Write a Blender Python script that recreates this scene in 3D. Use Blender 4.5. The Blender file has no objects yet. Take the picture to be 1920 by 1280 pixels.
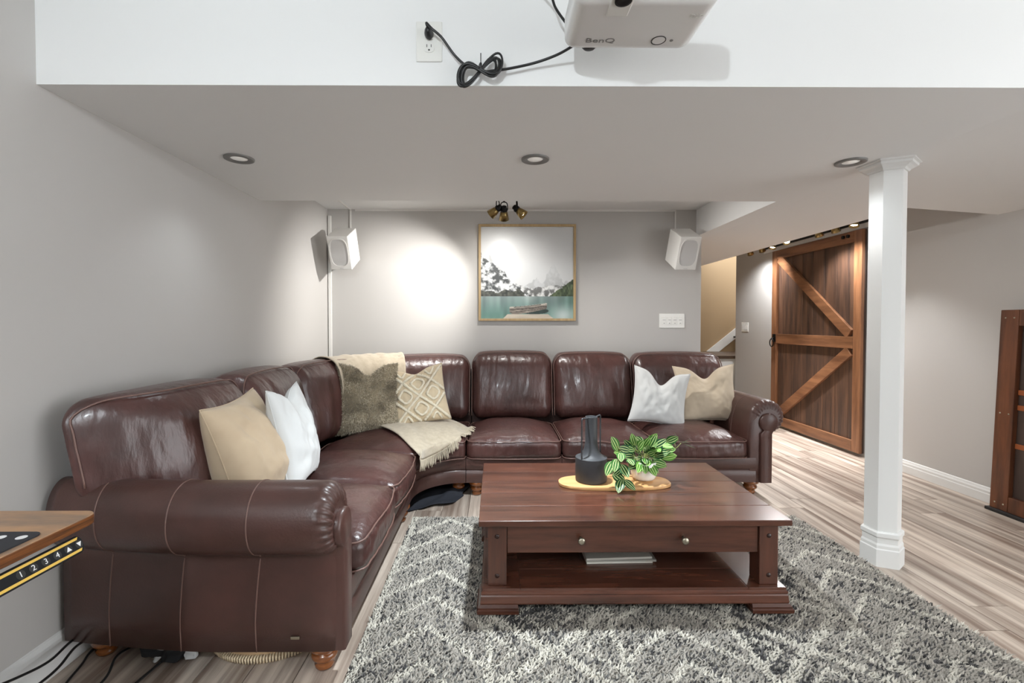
import bpy, math, random
import numpy as np
from mathutils import Vector, Matrix
random.seed(4); np.random.seed(4)
scene = bpy.context.scene
COL = scene.collection
PI = math.pi

# ---------------------------------------------------------------- camera, world, light, exposure
cd = bpy.data.cameras.new('camera'); cam = bpy.data.objects.new('camera', cd); COL.objects.link(cam)
cam.location = (0, 0, 1.2)
cam.rotation_euler = (PI/2 - math.radians(1.2), 0, -math.radians(0.4))
cd.sensor_width = 36; cd.lens = 880*36/1920; cd.shift_x = 24/1920; cd.shift_y = -15.6/1920
cd.clip_start = 0.02
scene.camera = cam
w = bpy.data.worlds.new('world'); scene.world = w; w.use_nodes = True
w.node_tree.nodes['Background'].inputs[0].default_value = (0.95, 0.98, 1.0, 1)
w.node_tree.nodes['Background'].inputs[1].default_value = 2.3
vs = scene.view_settings
vs.view_transform = 'Standard'; vs.look = 'None'; vs.gamma = 1.0; vs.exposure = 1.2
vs.use_curve_mapping = False
def light(name, typ, loc, power, col=(.86, .945, 1), radius=.03, target=None, angle=60, blend=.4):
    l = bpy.data.lights.new(name, typ); l.energy = power; l.color = col
    if typ in ('POINT', 'SPOT'): l.shadow_soft_size = radius
    if typ == 'SPOT': l.spot_size = math.radians(angle); l.spot_blend = blend
    o = bpy.data.objects.new(name, l); o.location = loc; COL.objects.link(o)
    if target is not None:
        o.rotation_euler = (Vector(target)-Vector(loc)).to_track_quat('-Z', 'Y').to_euler()
    return o
light('ceiling_lamp_light', 'POINT', (-0.62, -0.85, 2.20), 36, radius=.035)

# ---------------------------------------------------------------- helpers
def lin(c):
    f = lambda x: x/12.92 if x <= .04045 else ((x+.055)/1.055)**2.4
    return tuple(f(x/255.0) for x in c)
MATS = {}
def mat(name, col, rough=.5, metal=0, coat=0, spec=.5, var=None, bump=None, sheen=0, emit=None, trans=0, rnd=None, attr=False, coord='Object'):
    """col sRGB 0-255. var=(col2, scale3, detail, lo, hi); bump=(scale3, detail, strength, dist); rnd = per-object value spread"""
    m = bpy.data.materials.new(name); m.use_nodes = True
    nt = m.node_tree; N = nt.nodes; L = nt.links; b = N['Principled BSDF']
    b.inputs['Base Color'].default_value = (*lin(col), 1)
    b.inputs['Roughness'].default_value = rough; b.inputs['Metallic'].default_value = metal
    b.inputs['Coat Weight'].default_value = coat; b.inputs['Specular IOR Level'].default_value = spec
    b.inputs['Coat Roughness'].default_value = .12
    b.inputs['Sheen Weight'].default_value = sheen
    b.inputs['Transmission Weight'].default_value = trans
    if emit: b.inputs['Emission Color'].default_value = (*lin(col), 1); b.inputs['Emission Strength'].default_value = emit
    tc = N.new('ShaderNodeTexCoord')
    info = N.new('ShaderNodeObjectInfo') if rnd is not None else None
    def coords(scale):
        mp = N.new('ShaderNodeMapping'); mp.inputs['Scale'].default_value = scale
        L.new(tc.outputs[coord], mp.inputs['Vector'])
        if info:
            mul = N.new('ShaderNodeVectorMath'); mul.operation = 'SCALE'; mul.inputs[0].default_value = (37.1, 91.7, 53.3)
            L.new(info.outputs['Random'], mul.inputs['Scale']); L.new(mul.outputs[0], mp.inputs['Location'])
        return mp.outputs[0]
    out = None
    if attr:
        a = N.new('ShaderNodeAttribute'); a.attribute_name = 'Col'; out = a.outputs['Color']
    if var:
        col2, sc, det, lo, hi = var
        n = N.new('ShaderNodeTexNoise'); n.inputs['Scale'].default_value = 1; n.inputs['Detail'].default_value = det
        n.inputs['Roughness'].default_value = .62
        L.new(coords(sc), n.inputs['Vector'])
        r = N.new('ShaderNodeMapRange'); r.inputs[1].default_value = lo; r.inputs[2].default_value = hi
        L.new(n.outputs['Fac'], r.inputs[0])
        mx = N.new('ShaderNodeMix'); mx.data_type = 'RGBA'
        mx.inputs[6].default_value = (*lin(col), 1); mx.inputs[7].default_value = (*lin(col2), 1)
        if out: L.new(out, mx.inputs[6])
        L.new(r.outputs[0], mx.inputs[0]); out = mx.outputs[2]
    if rnd is not None:
        hs = N.new('ShaderNodeHueSaturation')
        rr = N.new('ShaderNodeMapRange'); rr.inputs[3].default_value = 1-rnd; rr.inputs[4].default_value = 1+rnd
        L.new(info.outputs['Random'], rr.inputs[0]); L.new(rr.outputs[0], hs.inputs['Value'])
        if out: L.new(out, hs.inputs['Color'])
        else: hs.inputs['Color'].default_value = (*lin(col), 1)
        out = hs.outputs[0]
    if out: L.new(out, b.inputs['Base Color'])
    if bump:
        sc, det, st, dist = bump
        n = N.new('ShaderNodeTexNoise'); n.inputs['Scale'].default_value = 1; n.inputs['Detail'].default_value = det
        L.new(coords(sc), n.inputs['Vector'])
        bp = N.new('ShaderNodeBump'); bp.inputs['Strength'].default_value = st; bp.inputs['Distance'].default_value = dist
        L.new(n.outputs['Fac'], bp.inputs['Height']); L.new(bp.outputs[0], b.inputs['Normal'])
    MATS[name] = m
    return m
WL = {}
def wl(o): return np.array(WL.get(o.name, (0, 0, 0)), float) if o else np.zeros(3)
def tag(o, label=None, cat=None, group=None, kind=None):
    if label: o['label'] = label
    if cat: o['category'] = cat
    if group: o['group'] = group
    if kind: o['kind'] = kind
    return o
def thing(name, label, cat, loc, group=None, kind=None):
    o = bpy.data.objects.new(name, None); o.empty_display_size = .05; COL.objects.link(o)
    o.location = loc; WL[o.name] = tuple(loc)
    return tag(o, label, cat, group, kind)
def data(name, v, f, m, smooth=False, cols=None):
    me = bpy.data.meshes.new(name)
    me.from_pydata([tuple(map(float, p)) for p in v], [], [tuple(int(i) for i in q) for q in f])
    if m: me.materials.append(m)
    if smooth: me.polygons.foreach_set('use_smooth', [True]*len(me.polygons))
    if cols is not None:
        a = me.color_attributes.new('Col', 'FLOAT_COLOR', 'POINT')
        a.data.foreach_set('color', np.concatenate([np.asarray(cols, float), np.ones((len(cols), 1))], 1).ravel())
    me.update()
    return me
def mesh(name, vf, m, parent=None, smooth=False, origin=None, cols=None, kind=None, sharp=None):
    v = np.asarray(vf[0], float)
    if origin is None:
        origin = wl(parent) if parent else np.array([(v[:, 0].min()+v[:, 0].max())/2, (v[:, 1].min()+v[:, 1].max())/2, v[:, 2].min()])
    origin = np.asarray(origin, float)
    me = data(name, v-origin, vf[1], m, smooth, cols)
    if sharp:
        try: me.set_sharp_from_angle(angle=math.radians(sharp))
        except Exception: pass
    return put(name, me, origin, parent, kind)
def put(name, me, loc, parent=None, kind=None, rot=None, scale=None):
    o = bpy.data.objects.new(name, me); COL.objects.link(o)
    o.parent = parent; o.location = Vector(np.asarray(loc, float)-wl(parent))
    if rot is not None: o.rotation_euler = rot
    if scale is not None: o.scale = scale
    WL[o.name] = tuple(loc)
    if kind: o['kind'] = kind
    return o
def joinvf(*parts):
    V = []; F = []; n = 0
    for v, f in parts:
        V.append(np.asarray(v, float).reshape(-1, 3)); F += [tuple(i+n for i in q) for q in f]; n += len(v)
    return np.concatenate(V), F
def box(x0, x1, y0, y1, z0, z1, b=0):
    if b <= 0:
        v = [(x, y, z) for z in (z0, z1) for y in (y0, y1) for x in (x0, x1)]
        return np.array(v, float), [(0, 2, 3, 1), (4, 5, 7, 6), (0, 1, 5, 4), (2, 6, 7, 3), (0, 4, 6, 2), (1, 3, 7, 5)]
    h = np.array([(x1-x0)/2, (y1-y0)/2, (z1-z0)/2]); b = min(b, h.min()*.98)
    v, f = rbox(h, (b, b, b), (1, 1, 1), 1)
    return v+np.array([(x0+x1)/2, (y0+y1)/2, (z0+z1)/2]), f
def rbox(h, r, n, nr):
    A = []
    for k in range(3):
        t = [h[k]-r[k]+r[k]*math.tan(a) for a in np.linspace(0, PI/4, nr+1)][1:]
        inner = list(np.linspace(-(h[k]-r[k]), h[k]-r[k], n[k]+1))
        A.append(np.array([-x for x in t[::-1]]+inner+t))
    idx = {}; V = []; F = []
    N = [len(a) for a in A]
    def vid(i, j, k):
        key = (i, j, k)
        if key not in idx: idx[key] = len(V); V.append((A[0][i], A[1][j], A[2][k]))
        return idx[key]
    for s, k in ((0, 0), (1, N[2]-1)):
        for i in range(N[0]-1):
            for j in range(N[1]-1):
                q = [vid(i, j, k), vid(i+1, j, k), vid(i+1, j+1, k), vid(i, j+1, k)]; F.append(q if s else q[::-1])
    for s, j in ((0, 0), (1, N[1]-1)):
        for i in range(N[0]-1):
            for k in range(N[2]-1):
                q = [vid(i, j, k), vid(i+1, j, k), vid(i+1, j, k+1), vid(i, j, k+1)]; F.append(q[::-1] if s else q)
    for s, i in ((0, 0), (1, N[0]-1)):
        for j in range(N[1]-1):
            for k in range(N[2]-1):
                q = [vid(i, j, k), vid(i, j+1, k), vid(i, j+1, k+1), vid(i, j, k+1)]; F.append(q if s else q[::-1])
    V = np.array(V); h = np.array(h); r = np.array(r)
    core = np.clip(V, -(h-r), h-r); d = (V-core)/r
    ln = np.linalg.norm(d, axis=1, keepdims=True); ln[ln == 0] = 1
    return core+d/ln*r, F
def tube(path, r, n=8, closed=False):
    P = np.asarray(path, float); m = len(P)
    T = np.gradient(P, axis=0) if not closed else (np.roll(P, -1, 0)-np.roll(P, 1, 0))
    T /= np.linalg.norm(T, axis=1, keepdims=True)+1e-12
    up = np.array([0, 0, 1.0]) if abs(T[0][2]) < .9 else np.array([1.0, 0, 0])
    V = []; u = np.cross(T[0], up); u /= np.linalg.norm(u)
    R = np.full(m, r) if np.isscalar(r) else np.asarray(r)
    for i in range(m):
        u = u-T[i]*np.dot(u, T[i]); u /= np.linalg.norm(u)+1e-12; w_ = np.cross(T[i], u)
        for a in range(n):
            V.append(P[i]+R[i]*(u*math.cos(2*PI*a/n)+w_*math.sin(2*PI*a/n)))
    F = []
    for i in range(m if closed else m-1):
        for a in range(n):
            j = (i+1) % m
            F.append((i*n+a, i*n+(a+1) % n, j*n+(a+1) % n, j*n+a))
    if not closed: F += [tuple(range(n))[::-1], tuple((m-1)*n+a for a in range(n))]
    return np.array(V), F
def smooth_path(pts, k=8):
    P = np.asarray(pts, float); Q = np.concatenate([[2*P[0]-P[1]], P, [2*P[-1]-P[-2]]]); out = []
    for i in range(len(P)-1):
        a, b, c, d = Q[i:i+4]
        for t in np.arange(k)/k:
            out.append(.5*((2*b)+(-a+c)*t+(2*a-5*b+4*c-d)*t*t+(-a+3*b-3*c+d)*t**3))
    out.append(P[-1]); return np.array(out)
def loft(rings, closed=True, caps=True, ringloop=False):
    R = [np.asarray(r, float) for r in rings]; n = len(R[0]); V = np.concatenate(R); F = []
    m = len(R)
    for i in range(m if ringloop else m-1):
        j = (i+1) % m
        for a in range(n if closed else n-1):
            b = (a+1) % n
            F.append((i*n+a, i*n+b, j*n+b, j*n+a))
    if caps and closed and not ringloop:
        F += [tuple(range(n))[::-1], tuple((m-1)*n+a for a in range(n))]
    return V, F
def lathe(prof, n=24, c=(0, 0, 0)):
    V = []; F = []; m = len(prof)
    for r, z in prof:
        for a in range(n): V.append((c[0]+r*math.cos(2*PI*a/n), c[1]+r*math.sin(2*PI*a/n), c[2]+z))
    for i in range(m-1):
        for a in range(n):
            b = (a+1) % n; F.append((i*n+a, i*n+b, (i+1)*n+b, (i+1)*n+a))
    if prof[0][0] > 1e-6: F.append(tuple(range(n))[::-1])
    if prof[-1][0] > 1e-6: F.append(tuple((m-1)*n+a for a in range(n)))
    return np.array(V), F
def prism(poly, mapf, t0, t1):
    """poly 2-D outline, mapf(p,q,t)->xyz"""
    return loft([[mapf(p, q, t) for p, q in poly] for t in (t0, t1)])
def fbm(P, seed, freq=1.0, n=14):
    rs = np.random.RandomState(seed); P = np.asarray(P, float)*freq; out = np.zeros(len(P))
    for k in range(n):
        d = rs.normal(size=P.shape[1]); s = 1+1.6*rs.rand()
        out += np.sin(P@d*s+rs.rand()*6.28+.8*np.sin(P@rs.normal(size=P.shape[1])))/s
    return out/math.sqrt(n)*1.2
def vnoise(x, y, seed=0):
    x = np.asarray(x, float); y = np.asarray(y, float)
    xi = np.floor(x).astype(int); yi = np.floor(y).astype(int); fx = x-xi; fy = y-yi
    fx = fx*fx*(3-2*fx); fy = fy*fy*(3-2*fy)
    def h(a, b):
        n = (a*374761393+b*668265263+seed*69069) & 0x7fffffff
        n = ((n ^ (n >> 13))*1274126177) & 0x7fffffff
        return ((n ^ (n >> 16)) & 0xffff)/65535.0
    return (h(xi, yi)*(1-fx)+h(xi+1, yi)*fx)*(1-fy)+(h(xi, yi+1)*(1-fx)+h(xi+1, yi+1)*fx)*fy
def text(name, s, size, o, xd, yd, m, parent, depth=.0004, align='CENTER', sx=1.0):
    cu = bpy.data.curves.new(name, 'FONT'); cu.body = s; cu.size = size; cu.extrude = depth; cu.align_x = align; cu.align_y = 'CENTER'
    cu.resolution_u = 3
    t = bpy.data.objects.new(name+'_tmp', cu); COL.objects.link(t)
    me0 = bpy.data.meshes.new_from_object(t.evaluated_get(bpy.context.evaluated_depsgraph_get()))
    V = np.array([v.co[:] for v in me0.vertices]); F = [tuple(p.vertices) for p in me0.polygons]
    bpy.data.objects.remove(t); bpy.data.curves.remove(cu); bpy.data.meshes.remove(me0)
    xd = np.array(xd, float); yd = np.array(yd, float); xd /= np.linalg.norm(xd); yd /= np.linalg.norm(yd); zd = np.cross(xd, yd)
    W = np.array(o)+V[:, :1]*xd*sx+V[:, 1:2]*yd+V[:, 2:3]*zd
    return mesh(name, (W, F), m, parent)

# ---------------------------------------------------------------- materials
WALL = mat('grey_wall_paint', (190, 187, 184), .55, var=((187, 184, 180), (1.2, 1.2, 1.2), 2, .3, .7), bump=((220, 220, 220), 2, .05, .001))
WHITE = mat('white_ceiling_paint', (234, 234, 233), .6, bump=((260, 260, 260), 2, .04, .001))
TRIM = mat('white_trim_paint', (224, 224, 222), .3)
BEIGE = mat('beige_wall_paint', (164, 140, 108), .6)
PLANK = mat('laminate_plank', (202, 188, 174), .3, var=((128, 110, 98), (20, .8, 2), 6, .36, .64), bump=((160, 6, 10), 3, .12, .001), rnd=.14, coord='Object', spec=.45)
SUB = mat('subfloor', (70, 58, 48), .8)
LEATHER = mat('brown_leather', (84, 53, 49), .34, var=((60, 39, 36), (3, 3, 3), 4, .35, .7), bump=((30, 30, 10), 6, .42, .012), coat=.15, spec=.6)
LEATHER2 = mat('brown_leather_plain', (82, 54, 48), .38, var=((64, 43, 38), (3, 3, 3), 4, .35, .7), bump=((130, 130, 130), 5, .22, .003), coat=.08)
PIPE = mat('leather_piping', (112, 84, 76), .4)
STITCH = mat('leather_seam', (104, 78, 70), .5)
HONEY = mat('honey_foot_wood', (150, 88, 40), .22, coat=.6, var=((96, 50, 20), (20, 20, 60), 4, .3, .7))
TABLE = mat('dark_cherry_wood', (98, 58, 43), .26, coat=.30, var=((56, 31, 23), (2.2, 22, 22), 5, .3, .72), bump=((3, 60, 60), 3, .05, .001), rnd=.1)
TABLEV = mat('dark_cherry_wood_upright', (92, 55, 41), .32, coat=.25, var=((54, 30, 22), (24, 24, 2.5), 5, .3, .72), rnd=.08)
PEG = mat('dark_peg_wood', (46, 24, 18), .35)
PEWTER = mat('pewter_metal', (176, 168, 150), .35, metal=1)
DOORP = mat('dark_plank_wood', (108, 78, 60), .45, var=((58, 44, 38), (14, 14, 1.2), 6, .34, .66), bump=((60, 60, 4), 4, .2, .002), rnd=.2)
DOORF = mat('warm_frame_wood', (150, 104, 72), .42, var=((98, 63, 42), (16, 16, 1.6), 5, .35, .68), bump=((60, 60, 6), 4, .15, .002), rnd=.1)
DOORH = mat('warm_rail_wood', (150, 104, 72), .42, var=((98, 63, 42), (16, 1.6, 16), 5, .35, .68), bump=((60, 6, 60), 4, .15, .002), rnd=.1)
BLACK = mat('black_metal', (26, 25, 25), .4, metal=.6)
RUBBER = mat('black_rubber', (28, 28, 29), .45)
BRASS = mat('brass_shade', (150, 128, 84), .35, metal=1)
STEEL = mat('brushed_trim', (128, 126, 124), .5, metal=.2)
LENS = mat('frosted_lens', (235, 232, 226), .4, emit=.10)
PLASTIC = mat('white_plastic', (232, 231, 226), .3)
PLASTIC2 = mat('white_speaker_plastic', (224, 222, 218), .42)
GRILLE = mat('speaker_grille', (196, 194, 192), .8, bump=((900, 900, 900), 1, .3, .001))
SLOT = mat('dark_slot', (40, 40, 40), .6)
BULB = mat('lit_bulb', (255, 244, 222), .4, emit=14)
BULB_OFF = mat('dim_bulb', (255, 240, 214), .4, emit=2.0)
# ---------------------------------------------------------------- the room
XL, XR, YB, XBE = -1.52, 3.305, 4.27, 1.868
def zs(x): return 1.99 if x <= 1.95 else 1.99-.075*(x-1.95)/(3.305-1.95)
def struct(name, vf, m, label=None, parent=None):
    return tag(mesh(name, vf, m, parent), label, None, None, 'structure')
struct('wall_left', box(XL-.1, XL, -1.5, YB+.12, -.1, 2.34), WALL, 'grey painted wall behind the left arm of the sofa')
struct('wall_front', box(XL, XR+.1, -1.6, -1.5, -.1, 2.34), WALL, 'unseen grey painted wall added behind the viewer')  # out of view, added to block world light from behind the camera
struct('wall_back', box(XL, XBE, YB, YB+.12, -.1, 2.34), WALL, 'grey painted wall with the lake picture')
struct('wall_right', box(XR, XR+.1, 1.6, 6.45, -.1, 2.34), WALL, 'grey painted wall with the barn door')
struct('wall_hall', box(XBE-.12, XBE, YB+.12, 7.6, -.1, 2.34), BEIGE, 'unseen beige side wall added to the stair hall')  # faces away from the camera, added to block light in the hall
struct('wall_stair', box(XBE-.12, 5.2, 7.6, 7.7, -.1, 2.6), BEIGE, 'beige wall behind the stairs')
struct('wall_stairwell', box(XR+.1, 5.2, 6.35, 6.45, -.1, 2.6), BEIGE, 'near side wall of the stairwell')
floor = struct('floor', box(XL-.1, 5.2, -1.5, 7.7, -.1, -.008), SUB, 'laminate plank floor in streaky greyish oak')
PW = .168; rs = random.Random(11)
shape = {}
x = XL; ci = 0
while x < XR-.01:
    x1 = min(x+PW, XR); yend = YB if x1 <= XBE+.02 else 6.6
    y = .75-rs.random()*1.1
    while y < yend-.02:
        ln = 1.22; a, b = max(y, .75), min(y+ln, yend)
        if b-a > .03:
            key = (round(x1-x, 4), round(b-a, 3))
            if key not in shape:
                v, f = box(-(x1-x)/2+.0006, (x1-x)/2-.0006, -(b-a)/2+.0006, (b-a)/2-.0006, -.008, 0, 0)
                v[4:, 0] *= .988; v[4:, 1] -= np.sign(v[4:, 1])*.0012
                shape[key] = data('plank', v, f, PLANK)
            put('plank', shape[key], ((x+x1)/2, (a+b)/2, 0), floor)
        y += ln
    x = x1; ci += 1
# soffit (dropped ceiling box) with the beam that runs back from it
def sect(x, y0, y1, top): return [(x, y0, zs(x)), (x, y1, zs(x)), (x, y1, top), (x, y0, top)]
struct('ceiling_bulkhead', loft([sect(x, 1.58, 3.05, 2.30) for x in (XL, 1.0, 1.95, 2.68)]+[sect(XR, 1.58, 3.08, 2.30)]), WHITE, 'wide white boxed bulkhead dropping below the ceiling')
struct('ceiling_beam', loft([sect(x, 3.05, 6.3, 2.30) for x in (1.82, 1.95, 2.68)]), WHITE, 'white boxed beam running back towards the stairs')
struct('ceiling', box(XL-.1, XR+.1, -1.5, 1.58, 2.28, 2.38), WHITE, 'white ceiling of the main room')
struct('ceiling_alcove', box(XL, 1.82, 3.05, YB, 2.229, 2.34), WHITE, 'white ceiling strip above the sofa')
struct('ceiling_hall', joinvf(box(2.68, XR, 3.08, 6.45, 2.25, 2.34), box(XBE, XR, 6.3, 7.7, 2.25, 2.34)), WHITE, 'white ceiling of the hall by the barn door')
bb = [(0, 0), (.016, 0), (.016, .062), (.013, .068), (.013, .085), (.009, .094), (.006, .108), (0, .112)]
struct('baseboard_left', loft([[(XL+a, y, z*1.16) for a, z in bb] for y in (-1.5, 1.55, YB)]), TRIM, 'white moulded baseboard beside the sofa arm')
struct('baseboard_right', loft([[(XR-a, y, z*.9) for a, z in bb[::-1]] for y in (-1.5, 4.12)]), TRIM, 'white moulded baseboard along the right wall')
struct('baseboard_back', loft([[(x, YB-a, z) for a, z in bb[::-1]] for x in (XL+.02, XBE)][::-1]), TRIM, 'white moulded baseboard behind the sofa')
# stairs seen past the end of the back wall
st = thing('staircase', 'white stairs with a dark wooden tread beyond the back wall', 'stairs', (3.0, 6.9, 0), kind='structure')
mesh('landing', box(2.3, 3.9, 6.62, 7.58, 0, .70), TRIM, st)
NOSE = mat('dark_tread_wood', (92, 72, 56), .35, var=((60, 44, 34), (3, 30, 30), 4, .3, .7))
mesh('tread', box(2.3, 3.9, 6.58, 7.58, .70, .745, .006), NOSE, st)
for k in range(4):
    mesh('riser', box(3.9+.24*k, 4.14+.24*k, 6.46, 7.58, 0, .745+.19*(k+1)-.04), TRIM, st)
    mesh('tread', box(3.87+.24*k, 4.14+.24*k, 6.46, 7.58, .745+.19*(k+1)-.04, .745+.19*(k+1), .006), NOSE, st)
sk = [(3.42, .745), (3.62, .745), (5.1, 1.92), (5.1, 2.1)]
mesh('stair_skirt', prism(sk, lambda p, q, t: (p, t, q), 7.60, 7.575), TRIM, st)
mesh('rail_bracket', tube([(3.86, 7.6, .98), (3.86, 7.52, .98), (3.86, 7.50, 1.02)], .014, 8), BLACK, st, True)
# six-sided post
po = thing('support_post', 'white six sided support post with stepped base and crown', 'post', (1.95, 2.335, 0), kind='structure')
def hexring(r, z, c=(1.950, 2.335), a0=247): return [(c[0]+r*math.cos(math.radians(a0+30+60*k)), c[1]+r*math.sin(math.radians(a0+30+60*k)), z) for k in range(6)]
mesh('shaft', loft([hexring(.077, z) for z in (0.02, 1.975)]), TRIM, po)
mesh('base_moulding', loft([hexring(r, z) for r, z in ((.092, 0), (.092, .085), (.088, .09), (.088, .105), (.083, .115), (.083, .140), (.090, .148), (.090, .166), (.085, .172), (.078, .173))]), TRIM, po)
mesh('crown_moulding', loft([hexring(r, z) for r, z in ((.078, 1.944), (.084, 1.945), (.090, 1.953), (.108, 1.963), (.120, 1.968), (.122, 1.974), (.122, 1.979), (.134, 1.983), (.134, 1.992))]), TRIM, po)
# recessed lights, off in the room; faint lens glow and fill spots are added
tr = lathe([(.036, 0), (.040, -.006), (.060, -.009), (.066, -.007), (.067, 0)], 40)
tr_me = data('trim_ring', tr[0], [q for q in tr[1] if len(q) == 4], STEEL, True)
ln_me = data('lens', *lathe([(.0, -.003), (.037, -.002), (.0375, 0)], 32), LENS, True)
for (x, y, t), pw in zip(((-1.229, 2.272, 'left of the three, above the left sofa arm'), (.189, 2.272, 'middle of the three, above the coffee table'), (1.735, 2.30, 'right of the three, beside the post crown')), (4, 112, 3)):
    r = thing('recessed_light', 'round recessed ceiling light with metal ring, '+t, 'light', (x, y, zs(x)), 'recessed lights in the bulkhead')
    put('trim_ring', tr_me, (x, y, zs(x)), r); put('lens', ln_me, (x, y, zs(x)), r)
    light('added_fill_spot', 'SPOT', (x, y, zs(x)-.012), pw, radius=.036, target=(x, y, 0), angle=112, blend=1.0)  # fill added to brighten the sofa area and bounce onto the soffit
# ---------------------------------------------------------------- sectional sofa
sofa = thing('sectional_sofa', 'large dark brown leather sectional sofa with rolled arms and curved corner', 'sofa', (-.5, 3.0, 0))
CX, CY, R0, XF, YF = -.208, 2.90, .319, -.527, 3.219
def ML(u, v, z): return np.stack([XF-v, u+0*v, z+0*v], -1)
def MC(th, v, z): return np.stack([CX-(R0+v)*np.cos(th), CY+(R0+v)*np.sin(th), z+0*v], -1)
def MB(u, v, z): return np.stack([u+0*v, YF+v, z+0*v], -1)
def rail(map_, us):
    prof = [(.02, .095), (0, .10), (-.004, .14), (0, .178), (.008, .186), (.0, .194), (-.006, .23), (.0, .268), (.03, .275), (.86, .275), (.86, .095)]
    return loft([[map_(np.float64(u), np.float64(v), np.float64(z)) for v, z in prof] for u in us])
def backf(map_, us):
    prof = [(.80, .11), (.945, .11), (.955, .4), (.955, .72), (.945, .77), (.92, .80), (.86, .80), (.82, .77), (.80, .6)]
    return loft([[map_(np.float64(u), np.float64(v), np.float64(z)) for v, z in prof] for u in us])
mods = [(ML, np.linspace(1.66, 2.897, 8)), (MC, np.linspace(.006, PI/2-.006, 24)), (MB, np.linspace(CX+.002, .454, 6)), (MB, np.linspace(.458, 1.80, 8))]
for mp, us in mods:
    mesh('base_rail', rail(mp, us), LEATHER2, sofa, True, sharp=40)
mesh('back_frame', backf(ML, np.linspace(1.66, 2.897, 8)), LEATHER2, sofa, True, sharp=50)
mesh('back_frame', backf(MC, np.linspace(.006, PI/2-.006, 30)), LEATHER2, sofa, True, sharp=50)
mesh('back_frame', backf(MB, np.linspace(CX+.002, 1.86, 10)), LEATHER2, sofa, True, sharp=50)

def seat_z(a, b):
    return .068*(1-np.abs(a)**2.6)*np.clip(1-np.abs(b)**3.0, 0, 1)
def seat(map_, u0, u1, seed, conv):
    hw = (u1-u0)/2-.002; uc = (u0+u1)/2
    h = (hw, .315, .0675); S_ = 30 if hw < .6 else 14
    def D(P):
        x, y, z = P[:, 0], P[:, 1], P[:, 2]
        a = np.clip(x/h[0], -1, 1); b = np.clip(y/h[1], -1, 1); c = z/h[2]
        top = np.clip((c+1)/2, 0, 1)
        zz = .3325+z+seat_z(a, b-.05)*top+.006*fbm(np.stack([x*5+seed, y*2.2, z*6], -1), seed, 1.6)*top*(.5+np.abs(b))+.0016*fbm(np.stack([x*S_+seed, y*16, z*8], -1), seed+2, 1.3)*top*np.clip(np.abs(b)*1.6-.3, 0, 1)
        v = .285+y-.022*(1-a*a)*(y < 0)*np.abs(b)**3+.0028*fbm(np.stack([x*S_, z*22], -1), seed+3, 1.5)*np.clip((-b-.7)*4, 0, 1)
        return map_(*conv(uc, x, hw), v, zz)
    v, f = rbox(h, (.05, .05, .045), (48, 30, 5), 4)
    o = mesh('seat_cushion', (D(v), f), LEATHER, sofa, True)
    for zc, k in ((.0675-.010, 1), (-.0675+.012, 2)):
        e = np.array([.05, .05])*.96
        pts = []
        for cx, cy, a0 in ((1, 1, 0), (-1, 1, 90), (-1, -1, 180), (1, -1, 270)):
            for t in np.linspace(0, 90, 7):
                an = math.radians(a0+t)
                pts.append((cx*(h[0]-.05)+e[0]*math.cos(an), cy*(h[1]-.05)+e[1]*math.sin(an), zc))
        P = []
        for i in range(len(pts)):
            p, q = np.array(pts[i]), np.array(pts[(i+1) % len(pts)])
            nseg = max(1, int(np.linalg.norm(p-q)/.04))
            for t in range(nseg): P.append(p+(q-p)*t/nseg)
        mesh('piping', tube(D(np.array(P)), .0038, 6, True), PIPE, o, True)
    return o
def lconv(uc, x, hw): return (uc+x,)
def cconv(uc, x, hw): return (uc+x,)
seat(ML, 1.725, 2.308, 3, lconv); seat(ML, 2.312, 2.898, 5, lconv)
seat(MC, .004, PI/2-.004, 7, cconv)
seat(MB, CX+.002, .454, 9, lconv); seat(MB, .458, 1.097, 11, lconv); seat(MB, 1.101, 1.742, 13, lconv)

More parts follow.
